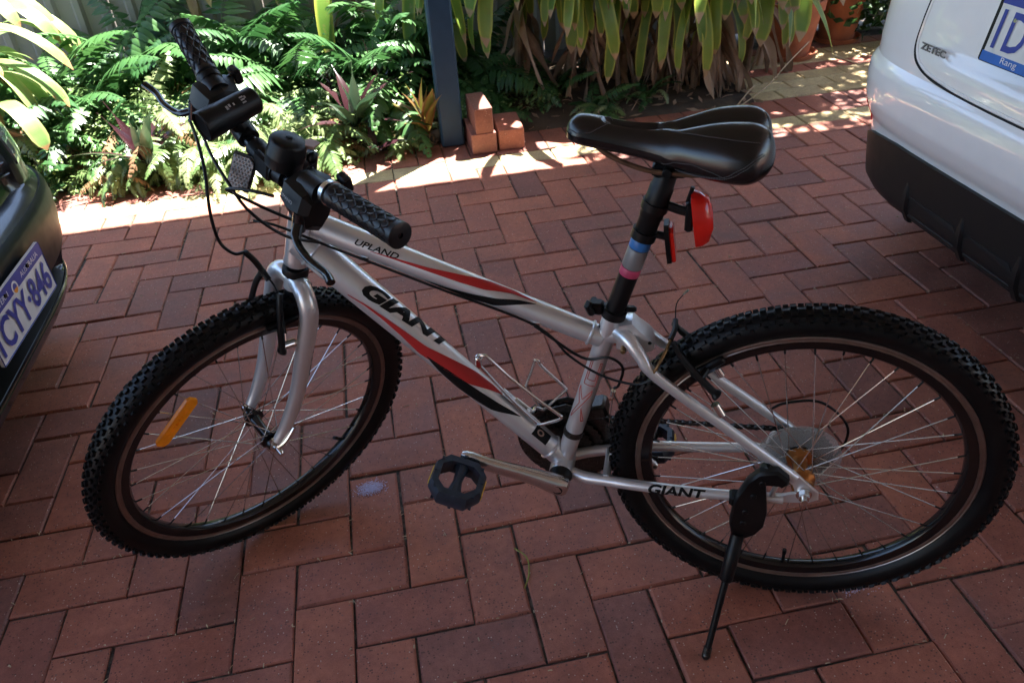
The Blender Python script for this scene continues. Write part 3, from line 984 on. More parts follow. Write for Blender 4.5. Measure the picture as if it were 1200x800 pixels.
# ---- wheels
def wheel(name, hx, hz, hubmat, local=None, rot0=0.0, rear=False, reflector=None):
    ax = (0, 1, 0); c = Vector((hx, 0, hz))
    b = MB()
    b.lathe([(.2765, -.0118), (.2765, .0118), (.262, .0105), (.2575, .005), (.2575, -.005), (.262, -.0105)], c, ax, 72, True)
    w = b.build(name, M['blackgloss'], bk, True, 40, local)
    for s in (1, -1):
        b = MB()
        b.lathe([(.2768, .0050 * s), (.2768, .0122 * s), (.2785, .0130 * s), (.2795, .0122 * s), (.2835, .0122 * s), (.2845, .0134 * s), (.2866, .0128 * s), (.2866, .0050 * s)], c, ax, 72, True)
        b.build('brake_track', M['rimalloy'], w)
    # tyre
    b = MB(); prof = []
    for i in range(15):
        a = -2.62 + 5.24 * i / 14
        rr_ = .0235
        prof.append((.3075 + rr_ * cos(a), .0240 * sin(a)))
    b.lathe(prof, c, ax, 96)
    N = 92
    for k in range(N):
        a0 = 2 * pi * k / N
        for (da, yy, tilt, sx, sy, h) in ((0, .0048, 0, .0105, .0075, .0042), (.5, -.0048, 0, .0105, .0075, .0042), (.5, .0125, .5, .0095, .0062, .0040), (0, -.0125, .5, .0095, .0062, .0040), (0, .0190, .95, .0105, .0064, .0038), (.5, -.0190, .95, .0105, .0064, .0038), (.55, .0232, 1.35, .0065, .006, .0022), (.05, -.0232, 1.35, .0065, .006, .0022)):
            a = a0 + 2 * pi / N * da
            rad = Vector((cos(a), 0, sin(a))); tan = Vector((-sin(a), 0, cos(a))); yv = Vector((0, 1, 0))
            tl_ = tilt * (1 if yy > 0 else -1)
            up = rad * cos(tl_) + yv * sin(tl_); sd = yv * cos(tl_) - rad * sin(tl_)
            th = math.asin(max(-1, min(1, yy / .0255)))
            pos = c + rad * (.3075 + .0235 * cos(th)) + yv * yy
            m3 = Matrix((tan, sd, up)).transposed()
            x, y, z = sx / 2, sy / 2, h
            sk = R_.uniform(-.12, .12)
            vs = [m3 @ Vector(p) + pos for p in ((-x, -y, -.003), (x, -y, -.003), (x, y, -.003), (-x, y, -.003), (-x * .8, -y * .75, z), (x * .8, -y * .75, z), (x * .8, y * .75, z), (-x * .8, y * .75, z))]
            b.add(vs, [(4, 5, 6, 7), (0, 1, 5, 4), (1, 2, 6, 5), (2, 3, 7, 6), (3, 0, 4, 7)])
    b.build('tyre', M['rubber'], w, True, 30)
    # hub
    b = MB()
    if rear:
        b.lathe([(.006, -.062), (.006, .058), (.018, .056), (.019, .050), (.012, .046), (.022, .036), (.0225, .031), (.0135, .027), (.0125, -.008), (.0135, -.012), (.0235, -.016), (.0235, -.020), (.012, -.024), (.011, -.05), (.006, -.05)], c, ax, 32)
        b.build('hub', hubmat, w)
        b = MB()
        for i, (r, y) in enumerate(((.058, -.029), (.053, -.0335), (.048, -.038), (.043, -.0425), (.037, -.047), (.030, -.0515))):
            nteeth = 12 + i * -1 + int(r * 400)
            vs = []; fs = []
            pr = []
            for k in range(nteeth * 2):
                a = pi * k / nteeth
                r2 = r + (.003 if k % 2 else -.002)
                pr.append((cos(a) * r2, sin(a) * r2))
            b.prism(pr, c + Vector((0, y, 0)), (1, 0, 0), (0, 0, 1), (0, 1, 0), .0018)
        b.build('cassette', M['chain'], w, False)
        b = MB()
        b.lathe([(.024, -.0235), (.045, -.0225), (.060, -.0245), (.0715, -.0225), (.0715, -.0238), (.060, -.0258), (.045, -.0238), (.024, -.0248)], c, ax, 56, True)
        b.build('spoke_protector', M['clearplastic'], w)
    else:
        b.lathe([(.005, -.052), (.005, .052), (.0135, .050), (.0145, .042), (.0105, .038), (.020, .034), (.0205, .030), (.0125, .026), (.0105, .015), (.0105, -.015), (.0125, -.026), (.0205, -.030), (.020, -.034), (.0105, -.038), (.0145, -.042), (.0135, -.050), (.005, -.052)], c, ax, 28)
        b.build('hub', hubmat, w)
    fl = {1: (.033 if rear else .032, .0185), -1: (-.018 if rear else -.032, .0185)}
    Lm = {}
    for i in range(36):
        s = 1 if i % 2 == 0 else -1
        lead = 1 if (i // 2) % 2 == 0 else -1
        th = 2 * pi * (i + .5) / 36 + rot0
        ph = th + lead * 1.02
        y, r = fl[s]
        y += .002 * lead
        p0 = c + Vector((cos(ph) * r, y, sin(ph) * r)); p1 = c + Vector((cos(th) * .2600, .0015 * s, sin(th) * .2600))
        L = (p1 - p0).length
        key = (s, lead)
        if key not in Lm:
            mbx = MB(); mbx.tube([(0, 0, 0), (0, 0, L * .5), (0, 0, L - .012)], .0010, 6)
            nf_ = len(mbx.f)
            mbx.tube([(0, 0, L - .014), (0, 0, L)], .0018, 6)
            me = mbx.mesh('spoke', [M['steel'], M['black']])
            for k, pol in enumerate(me.polygons): pol.material_index = 1 if min(me.vertices[v].co.z for v in pol.vertices) > L - .0145 else 0
            Lm[key] = me
        z = (p1 - p0).normalized()
        q = z.to_track_quat('Z', 'Y').to_matrix().to_4x4(); q.translation = p0
        link('spoke', Lm[key], w, q)
    # valve
    av = rot0 + (-1.62 if rear else -2.55)
    d = Vector((cos(av), 0, sin(av)))
    b = MB(); b.tube([c + d * .26, c + d * .238, c + d * .236, c + d * .225], [.003, .003, .0042, .004], 10); b.build('valve', M['black'], w)
    if reflector is not None:
        ar = reflector
        d = Vector((cos(ar), 0, sin(ar))); t = Vector((-sin(ar), 0, cos(ar)))
        b = MB()
        b.prism([(-.054, -.007), (-.048, -.0115), (.048, -.0115), (.054, -.007), (.054, .007), (.048, .0115), (-.048, .0115), (-.054, .007)], c + d * .213 + Vector((0, .010, 0)), t, d, (0, 1, 0), .009, .06)
        b.box(c + d * .213 + Vector((0, .016, 0)), (.004, .004, .004))
        for k in range(-3, 4):
            b.box(c + d * .213 + t * (k * .009) + Vector((0, .0152, 0)), (.005, .0015, .005), None)
        b.build('wheel_reflector', M['orange'], w)
    return w
rear_wheel = wheel('rear_wheel', 0, .335, M['copper'], None, .03, True)
front_wheel = wheel('front_wheel', .04, 0, M['blackgloss'], S_, .02, False, reflector=.60)

# ---- axle nuts
b = MB(); b.cyl((0, .067, .335), (0, .071, .335), .013, 20); b.cyl((0, .071, .335), (0, .080, .335), .0095, 6); b.cyl((0, .08, .335), (0, .088, .335), .0052, 12)
b.build('axle_nut', M['alloy'], bk)
b = MB(); b.cyl((0, -.067, .335), (0, -.080, .335), .0095, 6); b.build('axle_nut', M['alloy'], bk)

# ---- fork (steered)
b = MB()
b.tube([(0, 0, .330), (0, 0, .40)], .0155, 20)
b.tube([(0, 0, .372), (0, 0, .376), (0, 0, .386), (0, 0, .39)], [.018, .0225, .0225, .021], 24)
fork = b.build('fork', M['black'], bk, local=S_)
for s in (1, -1):
    b = MB()
    pts = catmull([(0, .006 * s, .362), (.004, .030 * s, .362), (.004, .050 * s, .345), (.002, .0575 * s, .315), (.004, .0585 * s, .25), (.008, .0575 * s, .14), (.022, .055 * s, .055), (.036, .053 * s, .014)], 7)
    k = len(pts)
    b.tube(pts, [.0165 if i < k * .55 else .0165 - .006 * (i / k - .55) / .45 for i in range(k)], 18)
    b.build('fork_leg', M['silver'], fork)
    b = MB()
    b.prism([(-.010, .022), (.010, .022), (.013, .0), (.008, -.013), (-.008, -.013), (-.013, .0)], (.039, .0505 * s, 0), (1, 0, 0), (0, 0, 1), (0, 1, 0), .005)
    b.build('dropout', M['alloy'], fork)
b = MB(); b.tube([(0, 0, .345), (.0, 0, .362)], .0175, 20); b.tube([(.0, -.03, .362), (0, .03, .362)], .0165, 18); b.build('crown', M['silver'], fork)
b = MB()
b.cyl((.04, .053, 0), (.04, .060, 0), .009, 18, bevel=.001); b.cyl((.04, .060, 0), (.04, .078, 0), .0055, 12, bevel=.001)
b.tube(catmull([(.04, .058, 0), (.03, .066, .018), (.02, .068, .038), (.012, .066, .052)], 5), .0045, 10)
b.build('quick_release', M['chrome'], fork)
b = MB(); b.cyl((.04, -.053, 0), (.04, -.066, 0), .0095, 18, bevel=.001); b.build('quick_release_nut', M['chrome'], fork)
gf = on_tube((.003, .0585, .30), (.009, .0575, .13), .0165, .0165, .0006)
def fork_txt(x, y):
    s = .115 - .085 * x       # reads upwards
    d = Vector((.006, -.001, -.17)).normalized()
    base = Vector((.003, .0585, .30)) + d * (s)
    th = radians(62 + (y - .5) * 62)      # 0 = outward left, positive = rearward
    return base + (Vector((0, 1, 0)) * cos(th) + Vector((-1, 0, 0)) * sin(th)) * .0171
lettering('GIANT', fork_txt, M['blackdecal'], fork, 10, 6, .03, .15)
# front V-brake
fb = MB(); fb.tube([(.02, .05, .262), (.046, .05, .262)], .0075, 14)
frontbrake = fb.build('front_brake', M['alloy'], bk, local=S_)
b = MB(); b.tube([(.02, -.05, .262), (.046, -.05, .262)], .0075, 14); b.build('brake_boss', M['alloy'], frontbrake)
for s in (1, -1):
    b = MB()
    b.tube(catmull([(.046, .052 * s, .252), (.048, .051 * s, .275), (.051, .046 * s, .31), (.050, .038 * s, .345), (.047, .030 * s, .366)], 5), [.0105, .0105] + [.0078] * 8 + [.0065] * 11, 12, flat=.7)
    b.build('brake_arm', M['black'], frontbrake)
    b = MB()
    b.box((.032, .024 * s, .292), (.062, .011, .012), Matrix.Rotation(.1, 3, 'Y'), .003)
    b.tube([(.046, .046 * s, .292), (.038, .028 * s, .292)], .005, 10)
    b.build('brake_pad', M['rubber'], frontbrake)
b = MB()
b.tube(catmull([(.060, -.012, .392), (.055, .004, .385), (.049, .020, .372), (.046, .034, .352), (.049, .056, .318), (.05, .064, .306)], 6), .0016, 6)
b.tube(catmull([(.085, -.02, .428), (.07, -.016, .41), (.058, -.008, .39), (.054, .006, .38)], 5), .0052, 10)
b.build('brake_wire', M['black'], frontbrake)
b = MB(); b.cyl((.05, .064, .306), (.0505, .069, .294), .0019, 8); b.build('wire_tip', M['alloy'], frontbrake)

# ---- handlebar, stem, grips (steered)
barpts = [(.058, -.294, .678), (.060, -.21, .6455), (.060, -.15, .626), (.060, -.10, .610), (.060, -.06, .600), (.060, -.03, .597), (.060, 0, .597), (.060, .03, .597), (.060, .06, .600), (.060, .10, .617), (.060, .15, .6355), (.060, .21, .647), (.058, .302, .664)]
b = MB(); b.tube(catmull(barpts, 5), .0113, 18)
hb = b.build('handlebar', M['bar'], bk, local=S_)
b = MB()
b.tube([(0, 0, .512), (0, 0, .53), (0, 0, .605)], [.021, .0175, .0165], 20)
b.tube([(0, 0, .592), (.03, 0, .596), (.055, 0, .597)], [.0165, .0155, .017], 18)
b.tube([(.060, -.024, .597), (.060, .024, .597)], .0185, 20)
b.box((.074, 0, .597), (.012, .044, .034), bevel=.004)
b.build('stem', M['black'], hb)
def gripbuild(P0, P1, nm):
    P0 = Vector(P0); P1 = Vector(P1); d = (P1 - P0).normalized(); L = (P1 - P0).length
    e1 = d.orthogonal().normalized(); e2 = d.cross(e1)
    b = MB()
    prof = [(.0150, 0), (.0180, .002), (.0180, .008), (.0168, .010), (.0168, L - .010), (.0185, L - .009), (.0188, L - .001), (.017, L), (.004, L)]
    b.lathe(prof, P0, d, 28)
    # raised lizard-scale ridges
    n = 9; rows = int((L - .02) / .0115)
    for r in range(rows):
        for k in range(n):
            a0 = 2 * pi * (k + (r % 2) * .5) / n
            pts = []
            s0 = .012 + r * .0115
            for q in range(6):
                f = q / 5
                a = a0 + (f - .5) * 2 * pi / n * 1.0
                s = s0 + .0095 * (1 - (2 * f - 1) ** 2)
                pts.append(P0 + d * s + (e1 * cos(a) + e2 * sin(a)) * .0170)
            b.tube(pts, .0013, 4)
    return b.build(nm, M['grip'], hb, True, 40)
gripbuild((.0597, .158, .6375), (.058, .304, .6645), 'grip')
gripbuild((.0597, -.200, .6425), (.058, -.297, .679), 'grip')
b = MB(); b.lathe([(.0115, 0), (.0185, .001), (.0185, .009), (.0115, .010)], (.0597, .146, .6355), Vector((0, .98, .18)), 24); b.build('grip_collar', M['alloy'], hb)
b = MB(); b.lathe([(.0115, 0), (.0185, .001), (.0185, .010), (.0115, .011)], (.0597, -.187, .6378), Vector((0, -.93, .36)), 24); b.build('grip_collar', M['black'], hb)
b = MB(); b.lathe([(.0116, 0), (.0126, .001), (.0126, .018), (.0116, .019)], (.060, -.128, .619), Vector((0, .95, -.3)), 16); b.build('frayed_tape', M['tape'], hb)
# shifter pods with brake levers
def shifter(sg, nm):
    y = .105 if sg > 0 else -.172
    z = .615 if sg > 0 else .628
    b = MB()
    # pod: wedge body below and ahead of the bar
    prof = [(-.012, .018), (.018, .020), (.046, .006), (.052, -.022), (.036, -.052), (.010, -.060), (-.006, -.030)]
    lay = []
    for (yo, sc) in ((-.036, .55), (-.028, .86), (0, 1.0), (.022, .95), (.034, .6)):
        lay.append([Vector((.064 + (px - .02) * sc + .0, y + yo * sg, z - .016 + (pz + .016) * sc)) for px, pz in prof])
    vs = [p for l in lay for p in l]; k = len(prof); fs = [tuple(range(k - 1, -1, -1)), tuple((len(lay) - 1) * k + i for i in range(k))]
    for l in range(len(lay) - 1):
        for i in range(k):
            j = (i + 1) % k
            fs.append((l * k + i, l * k + j, l * k + k + j, l * k + k + i))
    b.add(vs, fs)
    b.tube([(.06, y - .012 * sg, z + .004), (.06, y + .030 * sg, z + .010)], .0185, 18)
    o = b.build(nm, M['black'], hb, True, 25)
    b = MB()
    # brake lever: pivot, then two-finger blade sweeping out along the grip
    pv = Vector((.086, y + .018 * sg, z - .036))
    b.cyl(pv + Vector((0, 0, .016)), pv + Vector((0, 0, -.016)), .010, 14, bevel=.001)
    pts = catmull([pv, pv + Vector((.016, .020 * sg, -.014)), pv + Vector((.022, .058 * sg, -.018)), pv + Vector((.018, .098 * sg, -.018)), pv + Vector((.026, .124 * sg, -.014))], 6)
    b.tube(pts, [.0080] * 6 + [.0058] * 14 + [.0064] * (len(pts) - 20), 12, flat=.75)
    b.build('brake_lever', M['blackgloss'], hb)
    b = MB()
    # thumb lever behind the bar
    q = Vector((.030, y + .012 * sg, z + .012))
    b.tube([q + Vector((.03, -.01 * sg, -.02)), q + Vector((.008, 0, 0)), q + Vector((-.006, .006 * sg, .004))], .005, 8)
    b.box(q + Vector((-.012, .008 * sg, .004)), (.014, .024, .026), Matrix.Rotation(.4, 3, 'Y'), .003)
    b.build('thumb_lever', M['black'], hb)
    return o
shifter(1, 'shifter'); shifter(-1, 'shifter')
lettering('SHIMANO', lambda x, y: Vector((.0975 - .0 + .0, .100 + .034 * (x - .5) , .604 + .006 * y)), M['textgrey'], hb, 1, 1)
b = MB(); b.lathe([(.0, .0062), (.006, .006), (.0075, .004), (.0075, 0)], (.086, .122, .590), Vector((.3, .4, .85)), 16); b.build('lever_bolt', M['greyband'], hb)
# bell
bc = Vector((.058, .030, .624)); ba = Vector((-.10, .06, 1)).normalized()
b = MB(); b.lathe([(0, .034), (.012, .0338), (.021, .0325), (.0255, .030), (.0275, .026), (.0280, .008), (.0285, .006), (.0285, .003), (.0275, .0), (.0275, -.012), (.022, -.016), (.0, -.016)], bc, ba, 40)
b.lathe([(0, .0365), (.0045, .0360), (.0050, .0338)], bc, ba, 16)
b.tube([(.06, .012, .597), (.06, .046, .598)], .0165, 18)
b.build('bell', M['black'], hb)
b = MB(); b.prism([(-.012, -.010), (.012, -.014), (.018, 0), (.012, .014), (-.012, .010)], bc + Vector((-.032, .014, .026)), (.8, .3, 0), (-.3, .8, 0), ba, .005, .08); b.build('bell_thumb_lever', M['bellbrass'], hb)
b = MB(); b.ell(bc + Vector((-.030, .024, .008)), (.008, .008, .010)); b.ell(bc + Vector((-.024, .032, -.008)), (.007, .007, .008)); b.build('bell_striker', M['black'], hb)
# head lamp
lc = Vector((.086, -.084, .640)); la = Vector((.94, .12, -.30)).normalized()
b = MB()
b.lathe([(0, -.050), (.016, -.050), (.0205, -.046), (.0215, -.02), (.0220, .018), (.0226, .019), (.0230, .046), (.0215, .048), (.020, .044), (0, .043)], lc, la, 28)
b.tube([lc + Vector((-.01, .0, -.015)), (.062, -.082, .612)], .013, 14)
b.tube([(.06, -.095, .609), (.06, -.068, .602)], .0175, 18)
b.build('head_lamp', M['black'], hb)
lamp_o = Matrix((la, Vector((0, 0, 1)).cross(la).normalized(), la.cross(Vector((0, 0, 1)).cross(la)).normalized())).transposed()
for i, (s, a, w_, l_) in enumerate(((.006, 58, .0035, .006), (.001, 62, .003, .005), (-.006, 60, .0022, .004), (-.022, 72, .006, .0022), (-.022, 60, .006, .0022), (-.022, 48, .006, .0022), (-.027, 66, .0022, .004))):
    b = MB(); rr_ = .0217
    t = radians(a)
    p = lc + lamp_o @ Vector((s, cos(t) * rr_, sin(t) * rr_))
    b.box(p, (w_, l_, .0006), lamp_o @ Matrix.Rotation(t - pi / 2, 3, 'X'))
    b.build('lamp_print', M['textgrey'], hb)
# bar reflector, turned a little towards the rider's left
rn = Vector((.80, .52, .22)).normalized(); ru = (Vector((.04, .12, .99)) - rn * rn.dot(Vector((.04, .12, .99)))).normalized(); rx = ru.cross(rn)
rc = Vector((.090, -.030, .572))
b = MB()
b.prism([(-.019, -.020), (-.012, -.030), (.017, -.027), (.019, .020), (.010, .029), (-.019, .026)], rc, rx, ru, rn, .006)
b.tube([(.066, -.036, .598), rc - rn * .004], .006, 8); b.tube([(.06, -.048, .600), (.06, -.026, .597)], .0165, 16)
hold = b.build('reflector_holder', M['black'], hb)
b = MB()
b.prism([(-.0165, -.018), (-.0105, -.027), (.015, -.0245), (.0165, .018), (.008, .026), (-.0165, .023)], rc + rn * .0045, rx, ru, rn, .004)
for iy in range(9):
    for ix in range(6):
        x = -.0135 + ix * .0054 + (iy % 2) * .0027; y = -.021 + iy * .0053
        if abs(x) > .0145: continue
        b.add([rc + rn * .0066 + rx * (x + .0024 * cos(a)) + ru * (y + .0024 * sin(a)) for a in (0, 1.05, 2.09, 3.14, 4.19, 5.24)] + [rc + rn * .0082 + rx * x + ru * y], [(i, (i + 1) % 6, 6) for i in range(6)])
b.build('front_reflector', M['whiterefl'], hb, False)

# ---- cables
def cable(nm, pts, r, m, parent, local=None, k=8):
    b = MB(); b.tube(catmull(pts, k), r, 8); return b.build(nm, m, parent, local=local)
cabs = cable('cable', [(.092, -.196, .572), (.112, -.130, .575), (.124, -.080, .548), (.130, -.050, .495), (.116, -.045, .440), (.100, -.028, .424), (.085, -.020, .428)], .0027, M['black'], bk, S_)
cable('cable', [(.092, -.168, .585), (.118, -.080, .585), (.120, -.028, .569), (.105, .020, .536), (.06, .050, .500), (.0, .055, .475)], .0026, M['black'], bk, S_)
cable('cable', [(.098, .072, .592), (.122, .040, .588), (.132, .004, .570), (.112, -.014, .548), (.066, .018, .526), (.01, .046, .50)], .0026, M['black'], bk, S_)
g = on_tube(TT[0], TT[1], TT[2] + .004, TT[3] + .004)
cable('cable', [(.90, .045, .80), (.86, .045, .792)] + [tuple(g(s, -30 - 10 * s)) for s in (.06, .12, .25, .42)] + [(.40, .026, .560), (.345, .040, .535), (.29, .05, .530), (.262, .054, .545)], .0022, M['black'], bk)
cable('cable', [tuple(g(.42, -44)), (.38, .022, .556), (.335, .030, .566), (.312, .028, .545), (.318, .024, .505), (.326, .022, .495)], .0025, M['black'], bk)
b = MB(); b.tube([(.326, .022, .495), (.335, .012, .40), (.345, -.02, .375)], .0009, 6); b.cyl((.327, .022, .490), (.329, .0215, .478), .0045, 10); b.build('shift_wire', M['steel'], bk)

# ---- rear brake
b = MB(); b.tube([(.148, .053, .482), (.160, .051, .502)], .0075, 14)
rb = b.build('rear_brake', M['alloy'], bk)
b = MB(); b.tube([(.148, -.052, .482), (.168, -.050, .515)], .0075, 14); b.build('brake_boss', M['alloy'], rb)
for s in (1, -1):
    b = MB()
    b.tube(catmull([(.158, .052 * s, .522), (.170, .050 * s, .533), (.195, .043 * s, .556), (.218, .034 * s, .580), (.234, .026 * s, .602)], 5), [.012, .0115, .0095] + [.0075] * 14 + [.0062] * 4, 12, flat=.75)
    b.build('brake_arm', M['black'], rb)
    b = MB()
    b.box((.176, .024 * s, .556), (.062, .011, .013), Matrix.Rotation(-radians(39) + pi, 3, 'Y').inverted() @ Matrix.Rotation(0, 3, 'Y'), .003)
    b.tube([(.186, .044 * s, .548), (.178, .028 * s, .554)], .006, 10)
    b.build('brake_pad', M['rubber'], rb)
b = MB(); b.tube(catmull([(.264, .054, .552), (.255, .052, .572), (.244, .034, .590), (.237, .018, .602)], 6), .0026, 8); b.build('brake_noodle', M['cablebrown'], rb)
b = MB(); b.tube(catmull([(.238, .02, .602), (.232, -.004, .607), (.232, -.026, .610)], 6), .0045, 8); b.tube(catmull([(.232, -.026, .610), (.232, -.028, .640), (.222, -.024, .662)], 5), .0009, 6); b.build('brake_wire', M['black'], rb)
b = MB(); b.cyl((.222, -.024, .662), (.215, -.021, .672), .0019, 8); b.build('wire_tip', M['alloy'], rb)

# ---- cranks, chainring, pedals, chain
BB = Vector((.421, 0, .289))
b = MB()
for (r, y, nt) in ((.092, -.052, 44), (.072, -.046, 34), (.052, -.040, 24)):
    pr = []
    for k in range(nt * 2):
        a = pi * k / nt
        r2 = r + (.0028 if k % 2 else -.0022)
        pr.append((cos(a) * r2, sin(a) * r2))
    b.prism(pr, BB + Vector((0, y, 0)), (1, 0, 0), (0, 0, 1), (0, 1, 0), .0025)
cr = b.build('crankset', M['chain'], bk, False)
b = MB(); b.lathe([(.086, -.056), (.100, -.058), (.102, -.062), (.098, -.064), (.060, -.064), (.060, -.058)], BB, (0, 1, 0), 48, True); b.build('chain_guard', M['blackgloss'], cr)
b = MB(); b.lathe([(0, .052), (.013, .052), (.0185, .046), (.022, .038), (.022, .034), (0, .034)], BB, (0, 1, 0), 24); b.build('bottom_bracket_cup', M['black'], cr)
def crank(sg, vec):
    vec = Vector(vec).normalized(); pz = Vector((0, 1, 0)).cross(vec)
    y0 = .062 * sg
    b = MB(); vs = []; fs = []
    st = [(-.018, .010, .010, 0), (-.013, .0185, .0140, 0), (0, .0215, .0155, 0), (.016, .0205, .0150, .001), (.035, .0175, .0130, .002), (.07, .0155, .0112, .006), (.11, .0142, .0102, .012), (.15, .0138, .0095, .017), (.168, .0145, .0088, .018), (.180, .0130, .0085, .018), (.187, .008, .0065, .018)]
    K = 12
    for (d, hw, hy, oy) in st:
        for j in range(K):
            a = 2 * pi * j / K
            vs.append(BB + vec * d + pz * (hw * (abs(cos(a)) ** .8) * (1 if cos(a) > 0 else -1)) + Vector((0, y0 + oy * sg + hy * (abs(sin(a)) ** .8) * (1 if sin(a) > 0 else -1), 0)))
    for i in range(len(st) - 1):
        for j in range(K):
            k = (j + 1) % K
            fs.append((i * K + j, i * K + k, i * K + K + k, i * K + K + j))
    fs += [tuple(range(K - 1, -1, -1)), tuple((len(st) - 1) * K + j for j in range(K))]
    b.add(vs, fs)
    b.build('crank_arm', M['alloy'], cr, True, 40)
    b = MB(); b.lathe([(0, .0765 * sg), (.0075, .0765 * sg), (.0095, .0768 * sg), (.0095, .070 * sg)], BB, (0, 1, 0), 18); b.build('crank_bolt', M['blackgloss'], cr)
    return BB + vec * .172 + Vector((0, (.062 + .018) * sg, 0)), vec
def pedal(p, sg, pitch):
    b = MB()
    m3 = Matrix.Rotation(pitch, 3, 'Y')
    ctr = p + Vector((0, .058 * sg, 0))
    def P(x, y, z): return ctr + m3 @ Vector((x, y * sg, z))
    # octagonal cage with two windows
    out = [(-.028, -.046), (.028, -.046), (.047, -.022), (.047, .024), (.026, .050), (-.026, .050), (-.047, .024), (-.047, -.022)]
    inn = [(-.020, -.030), (.020, -.030), (.034, -.018), (.034, .018), (.018, .034), (-.018, .034), (-.034, .018), (-.034, -.018)]
    H = .0155
    vs = []; fs = []
    k = 8
    for zz, ring, sc in ((-H, out, .93), (-H * .45, out, 1), (H * .45, out, 1), (H, out, .93), (H, inn, 1), (-H, inn, 1)):
        for (x, y) in ring: vs.append(P(x * sc, y * sc, zz))
    for r in range(6):
        r2 = (r + 1) % 6
        for i in range(k):
            j = (i + 1) % k
            fs.append((r * k + i, r * k + j, r2 * k + j, r2 * k + i))
    b.add(vs, fs)
    # hour-glass centre body over the spindle
    vs = []; fs = []
    for (y, w, h) in ((-.048, .017, .012), (-.034, .016, .0135), (-.020, .010, .0125), (0, .0078, .011), (.018, .011, .0125), (.030, .015, .0138), (.044, .016, .0125)):
        for j in range(10):
            a = 2 * pi * j / 10
            vs.append(P(w * cos(a), y, h * sin(a)))
    for i in range(6):
        for j in range(10):
            q = (j + 1) % 10
            fs.append((i * 10 + j, i * 10 + q, i * 10 + 10 + q, i * 10 + 10 + j))
    b.add(vs, fs)
    # grip studs
    for (x, y) in ((-.036, -.03), (.036, -.03), (-.042, 0), (.042, 0), (-.034, .036), (.034, .036), (0, .046), (0, -.046)):
        for zz in (H, -H):
            b.box(P(x, y, zz), (.005, .005, .004), m3)
    b.build('pedal', M['pedal'], cr, True, 25)
    b = MB(); b.cyl(p - Vector((0, .004 * sg, 0)), p + Vector((0, .016 * sg, 0)), .0065, 12); b.build('pedal_spindle', M['alloy'], cr)
    for s in (-1, 1):
        b = MB(); b.box(P(.0468 * s, .002, 0), (.004, .036, .013), m3, .001); b.build('pedal_reflector', M['yellowrefl'], cr)
pp, _ = crank(1, (.163, 0, .066)); pedal(pp + Vector((.006, 0, -.002)), 1, -.30)
pp, _ = crank(-1, (-.163, 0, -.066)); pedal(pp, -1, .2)
# chain: one loop of links over chainring, sprockets and jockey wheels
loop = [(.421 + .074 * sin(a), -.047, .289 + .074 * cos(a)) for a in [radians(d) for d in range(0, 181, 15)]]
loop += [(.25, -.045, .205), (.085, -.043, .190), (.072, -.043, .184), (.058, -.043, .192), (.054, -.043, .210), (.064, -.043, .235), (.062, -.043, .255), (.052, -.043, .270), (.036, -.042, .268)]
loop += [(.046 * cos(a), -.041, .335 + .046 * sin(a)) for a in [radians(d) for d in range(-70, -271, -20)]]
loop = catmull([Vector(p) for p in loop], 10, True)
acc = [0.0]
for p, q in zip(loop, loop[1:] + loop[:1]): acc.append(acc[-1] + (q - p).length)
nlk = int(acc[-1] / .0127) // 2 * 2
def on_loop(d):
    d %= acc[-1]
    import bisect
    k = min(len(loop) - 1, bisect.bisect_right(acc, d) - 1)
    u = (d - acc[k]) / max(1e-9, acc[k + 1] - acc[k])
    return loop[k].lerp(loop[(k + 1) % len(loop)], u)
b = MB()
for i in range(nlk):
    a = on_loop(acc[-1] * i / nlk); c = on_loop(acc[-1] * (i + 1) / nlk)
    d = (c - a).normalized(); up = d.cross(Vector((0, 1, 0))); l = (c - a).length; p = (a + c) / 2
    for sd in (-1, 1):
        b.prism([(-l * .72, 0), (-l * .5, .0040), (-l * .15, .0026), (l * .15, .0026), (l * .5, .0040), (l * .72, 0), (l * .5, -.0040), (l * .15, -.0026), (-l * .15, -.0026), (-l * .5, -.0040)], p + Vector((0, (.0034 if i % 2 else .0024) * sd, 0)), d, up, (0, 1, 0), .001)
    b.cyl(a - Vector((0, .0042, 0)), a + Vector((0, .0042, 0)), .0034, 8)
b.build('chain', M['chain'], bk, False)
# derailleurs
b = MB()
b.prism([(.02, .33), (.03, .30), (.045, .268), (.058, .262), (.05, .29), (.036, .325)], (0, -.062, 0), (1, 0, 0), (0, 0, 1), (0, 1, 0), .018, .05)
b.prism([(.03, .275), (.055, .272), (.08, .205), (.085, .19), (.066, .186), (.05, .22)], (0, -.05, 0), (1, 0, 0), (0, 0, 1), (0, 1, 0), .006, .04)
for (x, z) in ((.047, .255), (.073, .200)):
    b.lathe([(.004, -.004), (.016, -.0035), (.018, 0), (.016, .0035), (.004, .004)], (x, -.043, z), (0, 1, 0), 22, True)
b.build('rear_derailleur', M['chain'], bk)
b = MB()
b.tube([(.4015, 0, .363), (.3985, 0, .375)], .0185, 22)
b.box((.365, -.028, .405), (.05, .04, .03), Matrix.Rotation(.3, 3, 'Y'), .005)
pts = [(.45, .385), (.42, .398), (.37, .385), (.33, .355), (.325, .342), (.37, .370), (.42, .382), (.45, .372)]
b.prism(pts, (0, -.038, 0), (1, 0, 0), (0, 0, 1), (0, 1, 0), .002); b.prism(pts, (0, -.060, 0), (1, 0, 0), (0, 0, 1), (0, 1, 0), .002)
b.build('front_derailleur', M['chain'], bk)
cable('cable', [(.06, -.063, .40), (.03, -.066, .42), (-.03, -.068, .425), (-.082, -.069, .37), (-.07, -.068, .30), (-.02, -.066, .285), (.01, -.064, .29)], .0025, M['black'], bk)

